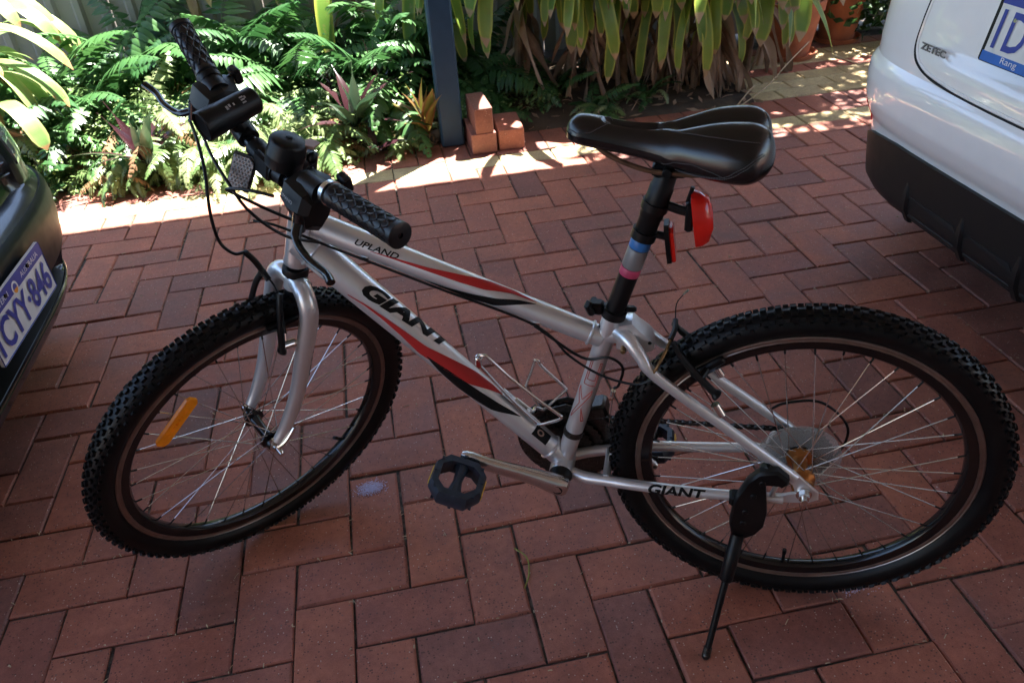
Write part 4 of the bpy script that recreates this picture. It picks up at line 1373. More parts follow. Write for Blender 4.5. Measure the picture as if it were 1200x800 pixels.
# ---- bottle cage
gd = lambda s, y, h: Vector(lerp(DT[0], DT[1], s / .616)) + Vector((0, y, 0)) + (dD.cross(Vector((0, 1, 0))) * (-1 if dD.cross(Vector((0, 1, 0))).z < 0 else 1)) * h
b = MB()
def wire(pts, k=5, r=.0029): b.tube(catmull(pts, k), r, 8)
CA = [(.466, .010, .388), (.492, .010, .418), (.524, .010, .459), (.558, .010, .507), (.563, .014, .518), (.561, .026, .536), (.554, .034, .551), (.546, .036, .556), (.536, .036, .549), (.500, .036, .509), (.457, .036, .468), (.424, .036, .440), (.416, .036, .433), (.417, .035, .428), (.424, .033, .421), (.455, .016, .392), (.464, .011, .387)]
CB = [(.472, -.034, .500), (.480, -.034, .474), (.490, -.034, .444), (.489, -.034, .433), (.470, -.034, .390), (.464, -.034, .384), (.457, -.034, .389), (.424, -.034, .428), (.418, -.034, .437), (.421, -.034, .443), (.460, -.034, .486), (.466, -.034, .497), (.471, -.034, .501)]
wire([Vector(p) for p in CA]); wire([Vector(p) for p in CB])
# rear ends of both arms run back to the plate
wire([Vector(CA[0]), gd(.53, .006, .031), gd(.48, .004, .030)]); wire([Vector(CB[5]), Vector(CB[5]).lerp(gd(.50, -.008, .032), .6) + Vector((0, -.006, -.004)), gd(.51, -.008, .031), gd(.47, -.006, .030)])
cage = b.build('bottle_cage', M['alloy'], bk)
b = MB()
b.prism([(-.035, -.009), (.035, -.009), (.035, .009), (-.035, .009)], gd(.475, 0, .0275), dD, (0, 1, 0), dD.cross(Vector((0, 1, 0))), .003)
b.cyl(gd(.45, 0, .028), gd(.45, 0, .033), .004, 10); b.cyl(gd(.50, 0, .028), gd(.50, 0, .033), .004, 10)
b.build('cage_plate', M['alloy'], cage)
b = MB(); b.cyl((.5625, .013, .517), (.5555, .033, .549), .0062, 12, bevel=.001); b.build('cage_ferrule', M['chrome'], cage)

# ---- kickstand
b = MB()
b.prism([(.050, .400), (.030, .382), (.040, .372), (.066, .372), (.062, .345), (.056, .300), (.058, .262), (.070, .240), (.088, .226), (.108, .232), (.115, .262), (.113, .318), (.104, .345), (.095, .372), (.078, .394)], (0, .080, 0), (1, 0, 0), (0, 0, 1), (0, 1, 0), .020, .07)
b.box((.052, .070, .376), (.055, .020, .020), Matrix.Rotation(-.75, 3, 'Y'), .004)
b.box((.095, .070, .312), (.05, .026, .022), None, .004)
for (x, z) in ((.072, .372), (.083, .340), (.092, .300), (.093, .272)):
    b.cyl((x, .089, z), (x, .0925, z), .0055, 10, bevel=.001)
ks = b.build('kickstand', M['black'], bk)
b = MB()
tip = Vector((.134, .185, .010)); top = Vector((.098, .084, .236))
b.tube([top, top.lerp(tip, .10), top.lerp(tip, .11), top.lerp(tip, .36), top.lerp(tip, .37), top.lerp(tip, .38), top.lerp(tip, .95)], [.0120, .0120, .0130, .0122, .0110, .0066, .0060], 14)
b.build('kickstand_leg', M['black'], ks)
b = MB(); b.ell(tip, (.0085, .0085, .0095)); b.tube([top.lerp(tip, .93), tip], .0078, 10); b.build('kickstand_foot', M['chain'], ks)

# ================================================================== CARS
class Car:
    """body as horizontal slices: rear/front reach, half width and corner squareness by height"""
    def __init__(s, rear, front, half, nexp, detail=None):
        s.rear, s.front, s.half, s.nexp, s.detail = rear, front, half, nexp, detail
    def P(s, th, z, off=0.0):
        if off:
            e = .004
            t1 = s.P(th + e, z) - s.P(th - e, z); t2 = s.P(th, z + e) - s.P(th, z - e)
            nrm = t1.cross(t2)
            if nrm.length < 1e-9: nrm = Vector((cos(th), sin(th), 0))
            nrm.normalize()
            if nrm.dot(Vector((cos(th), sin(th) * 2, 0))) < 0: nrm = -nrm
            return s.P(th, z) + nrm * off
        xr, xf, w = interp(s.rear, z), interp(s.front, z), interp(s.half, z)
        n = interp(s.nexp, z)
        a = (xf - xr) / 2; xc = (xf + xr) / 2
        c, sn = cos(th), sin(th)
        p = Vector((xc + a * math.copysign(abs(c) ** (2 / n), c), w * math.copysign(abs(sn) ** (2 / n), sn), z))
        if s.detail: p = s.detail(p, th)
        return p
    def th_rear(s, y, z):
        w = interp(s.half, z); n = interp(s.nexp, z)
        k = min(1, abs(y) / w) ** (n / 2)
        return pi - math.copysign(math.asin(k), y)
    def th_front(s, y, z):
        w = interp(s.half, z); n = interp(s.nexp, z)
        return math.copysign(math.asin(min(1, abs(y) / w) ** (n / 2)), y)
    def ths(s, n=7):
        out = []
        K = 26
        for q in range(4):
            for i in range(K):
                t = i / K
                # crowd samples towards the corners of the rounded rectangle
                out.append(pi / 2 * (q + (3 * t * t - 2 * t ** 3) * .55 + t * .45))
        return out
    def body(s, zs):
        b = MB(); T = s.ths(); k = len(T); vs = []; fs = []
        for z in zs:
            for t in T: vs.append(s.P(t, z))
        for i in range(len(zs) - 1):
            for j in range(k):
                q = (j + 1) % k
                fs.append((i * k + j, i * k + q, i * k + k + q, i * k + k + j))
        fs.append(tuple(range(k - 1, -1, -1))); fs.append(tuple((len(zs) - 1) * k + j for j in range(k)))
        b.add(vs, fs)
        return b
    def patch(s, zs, lo, hi, n, off, skirt=.01):
        """proud panel between angle functions lo(z), hi(z), with returned edges"""
        b = MB(); vs = []; fs = []
        m = len(zs)
        for i, z in enumerate(zs):
            for j in range(n + 1):
                edge = i in (0, m - 1) or j in (0, n)
                vs.append(s.P(lo(z) + (hi(z) - lo(z)) * j / n, z, off))
        for i in range(m - 1):
            for j in range(n):
                a = i * (n + 1) + j
                fs.append((a, a + 1, a + n + 2, a + n + 1))
        # skirts
        ring = [(0, j) for j in range(n + 1)] + [(i, n) for i in range(1, m)] + [(m - 1, j) for j in range(n - 1, -1, -1)] + [(i, 0) for i in range(m - 2, 0, -1)]
        base = len(vs)
        for (i, j) in ring:
            z = zs[i]
            vs.append(s.P(lo(z) + (hi(z) - lo(z)) * j / n, z, off - skirt))
        R = len(ring)
        for q in range(R):
            i, j = ring[q]; i2, j2 = ring[(q + 1) % R]
            fs.append((i * (n + 1) + j, i2 * (n + 1) + j2, base + (q + 1) % R, base + q))
        b.add(vs, fs)
        return b

def fr(a, b_, n): return [a + (b_ - a) * i / n for i in range(n + 1)]

def road_wheel(car, x, y, r):
    s = 1 if y > 0 else -1
    b = MB(); b.lathe([(r * .62, -.09), (r * .94, -.10), (r, -.07), (r, .07), (r * .94, .10), (r * .62, .09)], (x, y, r), (0, 1, 0), 40, True)
    w = b.build('wheel', M['rubber'], car)
    b = MB()
    b.lathe([(r * .60, .085 * s), (r * .66, .095 * s), (r * .66, .07 * s), (r * .56, .05 * s), (r * .56, -.05 * s)], (x, y, r), (0, 1, 0), 40)
    for k in range(5):
        a = 2 * pi * k / 5
        d = Vector((cos(a), 0, sin(a)))
        b.tube([Vector((x, y + .075 * s, r)) + d * r * .08, Vector((x, y + .08 * s, r)) + d * r * .6], [.035, .028], 8)
    b.lathe([(0, .09 * s), (.05, .088 * s), (.055, .06 * s)], (x, y, r), (0, 1, 0), 20)
    b.build('rim', M['greyband'], w)
    b = MB(); b.lathe([(r * 1.02, -.14 * s), (r * 1.10, -.14 * s), (r * 1.10, .006 * s), (r * 1.02, .006 * s)], (x, y, r), (0, 1, 0), 40, True)
    b.build('wheel_arch', M['carplastic'], car)

def plate_text(body, o, ex, ey, w, h, m, parent, bold=.0, name='lettering'):
    o = Vector(o); ex = Vector(ex); ey = Vector(ey)
    return lettering(body, lambda x, y: o + ex * (x * w) + ey * (y * h), m, parent, 1, 1, bold, 0, name)

# ---- white hatchback, seen from behind
WX, WY = 1.10, -1.035
def wdetail(p, th):
    # recess round the number plate in the tailgate
    if p.x < .5:
        y = abs(p.y)
        d = (1 - sstep(.262, .284, y)) * sstep(.700, .745, p.z) * (1 - sstep(.99, 1.03, p.z))
        p = p + Vector((.034 * d, 0, 0))
        # bumper shelf crease
        p = p + Vector((.008 * exp(-((p.z - .655) / .008) ** 2), 0, 0))
    return p
wc = Car(rear=[(.18, .16), (.22, .12), (.26, .085), (.30, .060), (.40, .048), (.47, .040), (.50, .022), (.54, .006), (.60, 0), (.635, .004), (.655, .016), (.67, .026), (.70, .026), (.80, .032), (.90, .048), (1.0, .085), (1.06, .12), (1.25, .25), (1.38, .38), (1.44, .50), (1.47, .75), (1.475, .9)],
         front=[(.18, 3.75), (.3, 3.9), (.5, 3.94), (.65, 3.9), (.75, 3.75), (.84, 3.35), (.93, 2.95), (1.0, 2.75), (1.2, 2.35), (1.38, 1.98), (1.44, 1.8), (1.47, 1.55), (1.475, 1.4)],
         half=[(.18, .80), (.3, .845), (.5, .862), (.7, .866), (.88, .85), (1.0, .79), (1.2, .71), (1.38, .61), (1.44, .54), (1.47, .42), (1.475, .3)],
         nexp=[(.18, 6.0), (.6, 6.0), (.75, 6.0), (1.0, 5.5), (1.3, 5), (1.475, 4)], detail=wdetail)
white = thing('white_car', 'white hatchback parked at the right with its tailgate towards the bicycle', 'car', (WX, WY, 0))
zs = sorted(set(fr(.265, .47, 8) + fr(.47, .72, 24) + fr(.72, 1.05, 22) + fr(1.05, 1.47, 14) + [1.475]))
wc.body(zs).build('body', M['carwhite'], white, True, 40)
# dark lower bumper: rounded upper outer corner
def vl(z): return interp([(.26, .66), (.33, .70), (.36, .695), (.39, .675), (.42, .645), (.44, .61), (.455, .565), (.465, .50), (.472, .42)], z + .012 * sstep(.30, .42, z))
VS = .012
zz = [z - VS * sstep(.30, .43, z) for z in fr(.272, .44, 12) + fr(.445, .472, 8)]
wc.patch(zz, lambda z: wc.th_rear(vl(z), z), lambda z: wc.th_rear(-vl(z), z), 60, .010, .02).build('lower_bumper', M['carplastic'], white, True, 40)
b = MB(); b.box((1.96, 0, .225), (3.5, 1.45, .11), None, .02); b.build('underbody', M['gap'], white)
for (ya, yb) in ((.120, .325), (-.085, .085), (-.325, -.120)):  # black plates proud of the bumper, painted as the shade inside slots
    b = MB(); vs = []
    for (y, z) in ((ya - .004, .270), (yb + .004, .270), (yb + .002, .330), (yb - .012, .346), (ya + .012, .346), (ya - .002, .330)):
        vs.append(wc.P(wc.th_rear(y, z), z, .0112))
    vs2 = [v + Vector((.03, 0, 0)) for v in vs]
    b.add(vs + vs2, [(0, 1, 2, 3, 4, 5)] + [(i, (i + 1) % 6, 6 + (i + 1) % 6, 6 + i) for i in range(6)])
    b.build('bumper_slot_shade', M['gap'], white, False)
    b = MB(); b.tube([wc.P(wc.th_rear(y, .288), .288, .006) for y in fr(ya, yb, 6)], .0085, 10); b.build('slot_bar', M['carplastic'], white)
for yf in (.335, .1025, -.1025, -.335):
    b = MB(); vs = []; fs = []
    st = [(.258, .016, .008), (.30, .015, .012), (.335, .014, .011), (.365, .010, .005), (.385, .005, .001)]
    for (z, hw, pr) in st:
        c0 = wc.P(wc.th_rear(yf, max(z, .27)), max(z, .27), .008); c0.z = z
        vs += [c0 + Vector((0, -hw, 0)), c0 + Vector((-pr, -hw * .55, 0)), c0 + Vector((-pr, hw * .55, 0)), c0 + Vector((0, hw, 0))]
    for i in range(len(st) - 1):
        for j in range(3): fs.append((i * 4 + j, i * 4 + j + 1, i * 4 + 5 + j, i * 4 + 4 + j))
    fs.append((0, 1, 2, 3)); b.add(vs, fs)
    b.build('bumper_fin', M['carplastic'], white, True, 50)
# tailgate shut line: black strip painted as the shade in the gap
b = MB()
path = [(.40, 1.0), (.405, .9), (.412, .80), (.418, .735), (.405, .700), (.375, .680), (.33, .668), (.25, .660), (.12, .655), (0, .654)]
full = catmull([(y, z, 0) for y, z in path], 6) 
full = full + [Vector((-p.x, p.y, 0)) for p in reversed(full[:-1])]
vs = []; fs = []
b.tube([wc.P(wc.th_rear(p.x, p.y), p.y, -.0005) for p in full], .0036, 8, caps=True)
b.build('shut_line_shade', M['gap'], white)
# tailgate lower lip that rolls over the shut line
b = MB()
b.tube([wc.P(wc.th_rear(p.x * .985, p.y + .0075), p.y + .0075, -.002) for p in full], .0052, 8)
b.build('tailgate_edge', M['carwhite'], white)
# badge
zb = .742
def wsurf(y, z, off=.0015): return wc.P(wc.th_rear(y, z), z, off)
lettering('ZETEC', lambda x, y: wsurf(.392 - .100 * x, .726 + .018 * y - .0, .003), M['greyband'], white, 6, 2, .015, .0, 'badge_lettering')
lettering('ZETEC', lambda x, y: wsurf(.3925 - .100 * x, .7252 + .018 * y, .0012), M['gap'], white, 6, 2, .035, .0, 'badge_shadow_edge')
# number plate
po = Vector((.047, -.014, .831))
pn = Vector((-.985, 0, .17)).normalized(); pr_ = Vector((0, -1, 0)); pu = pr_.cross(Vector((1, 0, 0))); pu = Vector((.17, 0, .985)).normalized()
b = MB(); b.prism([(-.196, -.080), (.196, -.080), (.200, -.076), (.200, .076), (.196, .080), (-.196, .080), (-.200, .076), (-.200, -.076)], po, pr_, pu, pn, .014, .01)
frm = b.build('plate_frame', M['black'], white, False)
b = MB(); b.prism([(-.186, -.056), (.186, -.056), (.186, .070), (-.186, .070)], po + pn * .0075, pr_, pu, pn, .003); b.build('number_plate', M['platewhite'], frm, False)
b = MB(); b.prism([(-.186, .046), (.186, .046), (.186, .070), (-.186, .070)], po + pn * .0085, pr_, pu, pn, .003); b.build('plate_band', M['plateblue'], frm, False)
b = MB(); b.prism([(-.190, -.077), (.190, -.077), (.190, -.056), (-.190, -.056)], po + pn * .0080, pr_, pu, pn, .003); b.build('dealer_strip', M['plateblue2'], frm, False)
q0 = po + pn * .0105
plate_text('1D', q0 + pr_ * -.172 + pu * -.046, pr_, pu, .092, .082, M['plateblue'], frm, .014)
plate_text('Rang', q0 + pr_ * -.125 + pu * -.074, pr_, pu, .05, .017, M['textwhite'], frm)
for px_ in (-.130, .13):
    b = MB(); b.cyl(po + pr_ * px_ + pu * .020 + pn * .008, po + pr_ * px_ + pu * .020 + pn * .0125, .0045, 10); b.build('plate_screw', M['chrome'], frm)
# rear window, lamps
b = wc.patch(fr(1.06, 1.36, 8), lambda z: wc.th_rear(.58, z), lambda z: wc.th_rear(-.58, z), 20, .004, .012); b.build('rear_window', M['carglass'], white)
for s in (1, -1):
    b = wc.patch(fr(.80, 1.14, 8), lambda z: wc.th_rear(.60 * s, z), lambda z: wc.th_rear(.775 * s * (1 if z < .95 else .93), z), 8, .006, .012)
    b.build('tail_lamp', M['redlens'], white)
    b = MB()
    c = wc.P(wc.th_rear(.845 * s, .545), .545, .002)
    b = wc.patch(fr(.455, .51, 3), lambda z: wc.th_rear((.625 + (z - .455) * .4) * s, z), lambda z: wc.th_rear(.735 * s, z), 4, .003, .006)
    b.build('side_reflector', M['redlens'], white)
    # side windows
    b = wc.patch(fr(.98, 1.34, 6), lambda z: pi / 2 * s + .55 * -s, lambda z: pi / 2 * s + .55 * s, 20, .004, .012); b.build('side_window', M['carglass'], white)
    for wx in (.74, 3.2): road_wheel(white, wx, .77 * s, .30)
b = wc.patch(fr(1.0, 1.36, 6), lambda z: wc.th_front(-.56, z), lambda z: wc.th_front(.56, z), 16, .004, .012); b.build('windscreen', M['carglass'], white)

# ---- dark car, nose towards the bicycle
DL = 4.1
DX, DY = -1.165 - DL, -.68
def ddetail(p, th):
    if p.x > DL - 1.0:
        y = abs(p.y)
        # air intake recess below the plate
        d = (1 - sstep(.44, .50, y)) * sstep(.235, .25, p.z) * (1 - sstep(.315, .33, p.z))
        p = p - Vector((.05 * d, 0, 0))
        # upper grille recess
        d = (1 - sstep(.36, .42, y)) * sstep(.525, .54, p.z) * (1 - sstep(.66, .68, p.z))
        p = p - Vector((.035 * d, 0, 0))
    return p
dc = Car(rear=[(.18, .2), (.3, .05), (.5, 0), (.7, .02), (1.0, .12), (1.3, .3), (1.42, .6), (1.44, .9)],
         front=[(.16, DL - .12), (.18, DL - .085), (.20, DL - .070), (.225, DL - .063), (.24, DL - .072), (.30, DL - .055), (.34, DL - .042), (.40, DL - .032), (.46, DL - .028), (.495, DL - .032), (.51, DL - .045), (.53, DL - .062), (.60, DL - .066), (.66, DL - .08), (.70, DL - .115), (.73, DL - .19), (.77, DL - .36), (.81, DL - .62), (.87, DL - 1.0), (.93, DL - 1.3), (1.1, DL - 1.6), (1.35, DL - 2.1), (1.42, DL - 2.4), (1.44, DL - 2.6)],
         half=[(.16, .78), (.25, .84), (.5, .865), (.7, .865), (.87, .84), (.95, .80), (1.2, .7), (1.38, .6), (1.42, .5), (1.44, .35)],
         nexp=[(.16, 5.0), (.62, 5.0), (.9, 5), (1.44, 4)], detail=ddetail)
dark = thing('dark_car', 'dark navy car parked at the left edge with its nose towards the bicycle', 'car', (DX, DY, 0))
zs = sorted(set(fr(.16, .36, 28) + fr(.36, .70, 44) + fr(.70, .95, 14) + fr(.95, 1.42, 12) + [1.44]))
dc.body(zs).build('body', M['cardark'], dark, True, 40)
M['carsatin'] = mat('dark_bumper_satin', (.0045, .006, .009), .42, var=.06, dust=.02, spec=.2, dustcol=(.06, .06, .06))
b = dc.patch(fr(.335, .507, 16), lambda z: dc.th_front(-.845, z), lambda z: dc.th_front(.845, z), 70, .004, .012); b.build('front_bumper', M['carsatin'], dark)
dsurf = lambda y, z, off: dc.P(dc.th_front(y, z), z, off)
b = dc.patch(fr(.236, .328, 5), lambda z: dc.th_front(-.47, z), lambda z: dc.th_front(.47, z), 30, .0015, .004); b.build('lower_grille', M['carplastic'], dark)
b = MB(); b.tube([dsurf(y, .232, .002) for y in fr(-.60, .60, 40)], .004, 8); b.build('lip_strip', M['blackgloss'], dark)
b = dc.patch(fr(.535, .655, 6), lambda z: dc.th_front(-.40, z), lambda z: dc.th_front(.40, z), 30, .0015, .004); b.build('grille', M['blackgloss'], dark)
for z in (.58, .61, .64):
    b = MB(); b.tube([dsurf(y, z, .004) for y in fr(-.39, .39, 24)], .005, 8); b.build('grille_bar', M['blackgloss'], dark)
for s in (1, -1):
    b = dc.patch(fr(.585, .72, 8), lambda z: dc.th_front(.44 * s, z), lambda z: dc.th_front((.70 + (z - .585) * .5) * s, z), 12, .005, .012); b.build('headlamp', M['headglass'], dark)
    b = dc.patch(fr(.36, .42, 4), lambda z: dc.th_front(.60 * s, z), lambda z: dc.th_front(.72 * s, z), 8, .003, .008); b.build('fog_lamp', M['carplastic'], dark)
    for wx in (.75, DL - .82): road_wheel(dark, wx, .77 * s, .31)
    b = dc.patch(fr(.96, 1.32, 6), lambda z: pi / 2 * s + .5 * -s, lambda z: pi / 2 * s + .5 * s, 20, .004, .012); b.build('side_window', M['carglass'], dark)
b = dc.patch(fr(.95, 1.34, 6), lambda z: dc.th_front(-.6, z), lambda z: dc.th_front(.6, z), 16, .004, .012); b.build('windscreen', M['carglass'], dark)
# number plate
pn = Vector((cos(-.04), sin(-.04), 0)); pr_ = Vector((-sin(-.04), cos(-.04), 0)); pu = Vector((0, 0, 1))
po = Vector((-1.1752 - DX, -.681 - DY, .401))
b = MB(); b.prism([(-.180, -.067), (.180, -.067), (.186, -.061), (.186, .061), (.180, .067), (-.180, .067), (-.186, .061), (-.186, -.061)], po + pn * -.002, pr_, pu, pn, .006)
npl = b.build('number_plate', M['platewhite'], dark, False)
b = MB(); b.prism([(-.160, -.045), (.160, -.045), (.160, .045), (-.160, .045)], po - pn * .022, pr_, pu, pn, .036); b.build('plate_bracket', M['black'], npl, False)
q0 = po + pn * .002
b = MB(); b.prism([(-.184, .032), (.184, .032), (.184, .060), (.178, .065), (-.178, .065), (-.184, .060)], q0, pr_, pu, pn, .002); b.build('plate_band', M['plateblue'], npl, False)
# blue rim line of the plate
b = MB(); b.tube([q0 + pr_ * x + pu * z for x, z in ((-.1835, .064), (-.1835, -.064), (.1835, -.064), (.1835, .064))], .0016, 4); b.build('plate_border', M['plateblue'], npl)
q1 = q0 + pn * .0014
plate_text('1CYY\u00b7846', q1 + pr_ * -.170 + pu * -.052, pr_, pu, .340, .076, M['plateblue'], npl, .022)
plate_text('WESTERN', q1 + pr_ * -.150 + pu * .041, pr_, pu, .105, .014, M['textwhite'], npl)
plate_text('AUSTRALIA', q1 + pr_ * .040 + pu * .041, pr_, pu, .115, .014, M['textwhite'], npl)
b = MB(); b.lathe([(.011, .0), (.015, .0005), (.0165, .0)], q1 + pr_ * -.005 + pu * .040, pn, 24); b.build('plate_emblem', M['textwhite'], npl)
b = MB(); b.prism([(.011 * cos(a), .011 * sin(a)) for a in [pi + pi * i / 10 for i in range(11)]], q1 + pr_ * -.005 + pu * .038, pr_, pu, pn, .001); b.build('plate_emblem', M['platesun'], npl, False)
for px_ in (-.06, .085):
    b = MB(); b.cyl(q1 + pr_ * px_ + pu * .050, q1 + pr_ * px_ + pu * .050 + pn * .004, .005, 10); b.build('plate_screw', M['black'], npl)

# ================================================================== GARDEN
GR = random.Random(21)
def leaf_strip(name, L, wfun, curve, m, n=14, fold=.12, twist=0.0, nc=4):
    """a blade along +X that follows curve(t)->(x,z); UV: across, along"""
    vs = []; fs = []; uvs = []
    for i in range(n + 1):
        t = i / n
        x, z = curve(t)
        x2, z2 = curve(min(1, t + .01)); x1, z1 = curve(max(0, t - .01))
        tx, tz = x2 - x1, z2 - z1
        l = sqrt(tx * tx + tz * tz) or 1
        nx, nz = -tz / l, tx / l
        w = wfun(t) * L
        tw = twist * t
        for j in range(nc + 1):
            f = j / nc * 2 - 1
            h = fold * w * (abs(f))
            yy = f * w
            y_ = yy * cos(tw); hh = h + yy * sin(tw)
            vs.append((x + nx * hh, y_, z + nz * hh)); uvs.append((j / nc, t))
    for i in range(n):
        for j in range(nc):
            a = i * (nc + 1) + j
            fs.append((a, a + 1, a + nc + 2, a + nc + 1))
    me = bpy.data.meshes.new(name)
    me.from_pydata(vs, [], fs)
    uvl = me.uv_layers.new(name='UVMap')
    for lp in me.loops:
        uvl.data[lp.index].uv = uvs[lp.vertex_index]
    me.materials.append(m)
    me.polygons.foreach_set('use_smooth', [True] * len(me.polygons))
    me.update()
    return me

def arch(L, a0, a1, p=1.0):
    """curve that starts at elevation a0 and bends to a1 (degrees)"""
    N = 40; pts = [(0, 0)]
    for i in range(N):
        a = radians(a0 + (a1 - a0) * ((i + .5) / N) ** p)
        pts.append((pts[-1][0] + cos(a) * L / N, pts[-1][1] + sin(a) * L / N))
    def f(t):
        k = max(0, min(N, t * N)); i = min(N - 1, int(k)); u = k - i
        return pts[i][0] + (pts[i + 1][0] - pts[i][0]) * u, pts[i][1] + (pts[i + 1][1] - pts[i][1]) * u
    return f

def frond_mesh(seed, L, a0, a1, npair, plen, pw, m, droop=.35, ragged=.0):
    r = random.Random(seed)
    c = arch(L, a0, a1, .9)
    b = MB()
    pts = [Vector((c(i / 14)[0], 0, c(i / 14)[1])) for i in range(15)]
    sway = r.uniform(-.10, .10)
    def at(t):
        x, z = c(t); return Vector((x, sway * L * t * t, z))
    b.tube([at(i / 14) for i in range(15)], [.0022 * (1 - .8 * i / 14) for i in range(15)], 4)
    for k in range(npair):
        t = .10 + .89 * k / (npair - 1)
        env = min(1, (t - .04) * 5) * (1 - ((t - .30) / .74) ** 2 if t > .30 else 1)
        pl = plen * max(.10, env)
        for s in (-1, 1):
            if r.random() < ragged: continue
            p = at(t); tg = (at(min(1, t + .02)) - at(max(0, t - .02))).normalized()
            side = Vector((0, s, 0)); side = (side - tg * side.dot(tg)).normalized()
            up = tg.cross(side) * s
            if up.z < 0: up = -up
            d = (side * .93 + tg * (.30 + r.uniform(-.1, .15)) - Vector((0, 0, droop * (.5 + r.random() * .8)))).normalized()
            wv = (tg - d * tg.dot(d)).normalized()
            l = pl * r.uniform(.85, 1.1); w = pw * r.uniform(.85, 1.15)
            curl = Vector((0, 0, -1)) * l * r.uniform(.05, .25)
            vs = [p, p + d * l * .22 + wv * w * .5, p + d * l * .62 + wv * w * .42 + curl * .35, p + d * l + curl, p + d * l * .60 - wv * w * .42 + curl * .35, p + d * l * .20 - wv * w * .5, p + d * l * .22 + up * w * .10, p + d * l * .62 + curl * .35 + up * w * .10]
            b.add(vs, [(0, 1, 6), (1, 2, 7, 6), (2, 3, 7), (3, 4, 7), (4, 5, 6, 7), (5, 0, 6)])
    me = bpy.data.meshes.new('frond')
    me.from_pydata([tuple(v) for v in b.v], [], b.f)
    me.materials.append(m)
    me.polygons.foreach_set('use_smooth', [True] * len(me.polygons))
    me.update()
    return me

FR = {'l': [frond_mesh(i, .46, a0, a1, 34, .062, .0125, M['fern'], .5, .06) for i, (a0, a1) in enumerate(((75, -60), (65, -75), (55, -80), (80, -35), (45, -70), (70, -95), (85, -60), (35, -60)))],
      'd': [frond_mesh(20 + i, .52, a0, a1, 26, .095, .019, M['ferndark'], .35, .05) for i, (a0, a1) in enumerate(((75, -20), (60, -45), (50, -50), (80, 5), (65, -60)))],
      'b': [frond_mesh(40 + i, .42, a0, a1, 22, .055, .013, M['fernbrown'], .8, .2) for i, (a0, a1) in enumerate(((60, -75), (45, -85), (70, -60)))]}

def fern(x, y, z, label, kinds, n, size, group='ferns in the garden bed', spread=(0, 2 * pi), seed=0):
    r = random.Random(seed * 13 + 5)
    t = thing('fern', label, 'fern', (x, y, z), (0, 0, 0), group)
    for i in range(n):
        k = r.choice(kinds)
        me = r.choice(FR[k])
        a = spread[0] + (spread[1] - spread[0]) * (i + r.uniform(-.4, .4)) / n
        o = link('frond', me, t)
        s = size * r.uniform(.7, 1.15)
        o.location = (r.gauss(0, .025), r.gauss(0, .025), r.uniform(-.01, .03))
        o.rotation_euler = (r.gauss(0, .22), r.gauss(0, .18), a)
        o.scale = (s, s, s)
    return t

# lit ferns at the left, front row first
fern(-1.02, 1.10, .02, 'bright sunlit fern spilling onto the paving below the handlebar grip', 'lll', 36, .92, seed=1)
fern(-.74, 1.06, .03, 'dense sunlit fern beside the bell, with browned tips', 'lllb', 44, .95, seed=2)
fern(-.52, 1.02, .02, 'low sunlit fern drooping over the cream border bricks', 'lllb', 30, .62, seed=3)
fern(-1.30, 1.36, .04, 'tall sunlit fern crowned with dead brown fronds', 'lllbb', 50, 1.35, seed=4)
fern(-1.66, 1.14, .02, 'small leafy fern at the nose of the dark car', 'ld', 26, .60, seed=5)
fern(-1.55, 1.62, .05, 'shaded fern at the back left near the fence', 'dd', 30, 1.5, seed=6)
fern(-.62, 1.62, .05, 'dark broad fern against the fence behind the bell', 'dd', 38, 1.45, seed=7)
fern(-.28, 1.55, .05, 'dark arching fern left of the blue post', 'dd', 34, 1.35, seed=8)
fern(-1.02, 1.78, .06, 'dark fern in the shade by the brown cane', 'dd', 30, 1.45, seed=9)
fern(-.14, 1.20, .02, 'pale sunlit fern tucked close to the blue post', 'lllb', 26, .58, seed=10)
fern(.30, 1.22, .02, 'small green fern behind the loose bricks', 'ld', 18, .50, seed=11)
fern(.80, 1.18, .01, 'low fern under the hanging strap leaves, behind the saddle nose', 'ld', 20, .46, seed=12)
fern(1.06, 1.22, .01, 'little fern at the foot of the dead leaves', 'ld', 16, .36, seed=13)
fern(.62, 1.42, .03, 'dark fern frond clump between the strap plant stems', 'd', 14, .62, seed=14)
fern(.20, 1.60, .05, 'dark fern in shade right of the post', 'd', 24, 1.2, seed=15)
fern(-1.95, 1.45, .04, 'sunlit fern behind the pale strap leaves', 'ld', 30, 1.2, seed=16)
fern(-.90, 1.32, .03, 'sunlit fern filling the middle of the bed', 'lll', 40, 1.05, seed=17)

fern(-1.18, 1.14, .03, 'bright fern low in front of the tall dead-topped fern', 'lll', 34, .72, seed=18)
fern(-.86, 1.14, .03, 'bright fern under the head lamp', 'lllb', 38, .80, seed=19)
fern(-.60, 1.20, .04, 'bright arching fern right behind the bell', 'lllb', 44, 1.0, seed=20)
fern(-1.45, 1.18, .03, 'half shaded fern between the oyster plant and the dark car', 'ld', 30, .72, seed=21)
fern(-1.10, 1.50, .05, 'tall sunlit fern between the brown cane and the lamp', 'llb', 40, 1.3, seed=22)
fern(-.40, 1.22, .03, 'sunlit fern among the oyster plants', 'lll', 26, .66, seed=23)
fern(-1.72, 1.50, .05, 'brown and green fern beside the pale strap leaves', 'dbb', 36, 1.3, seed=24)

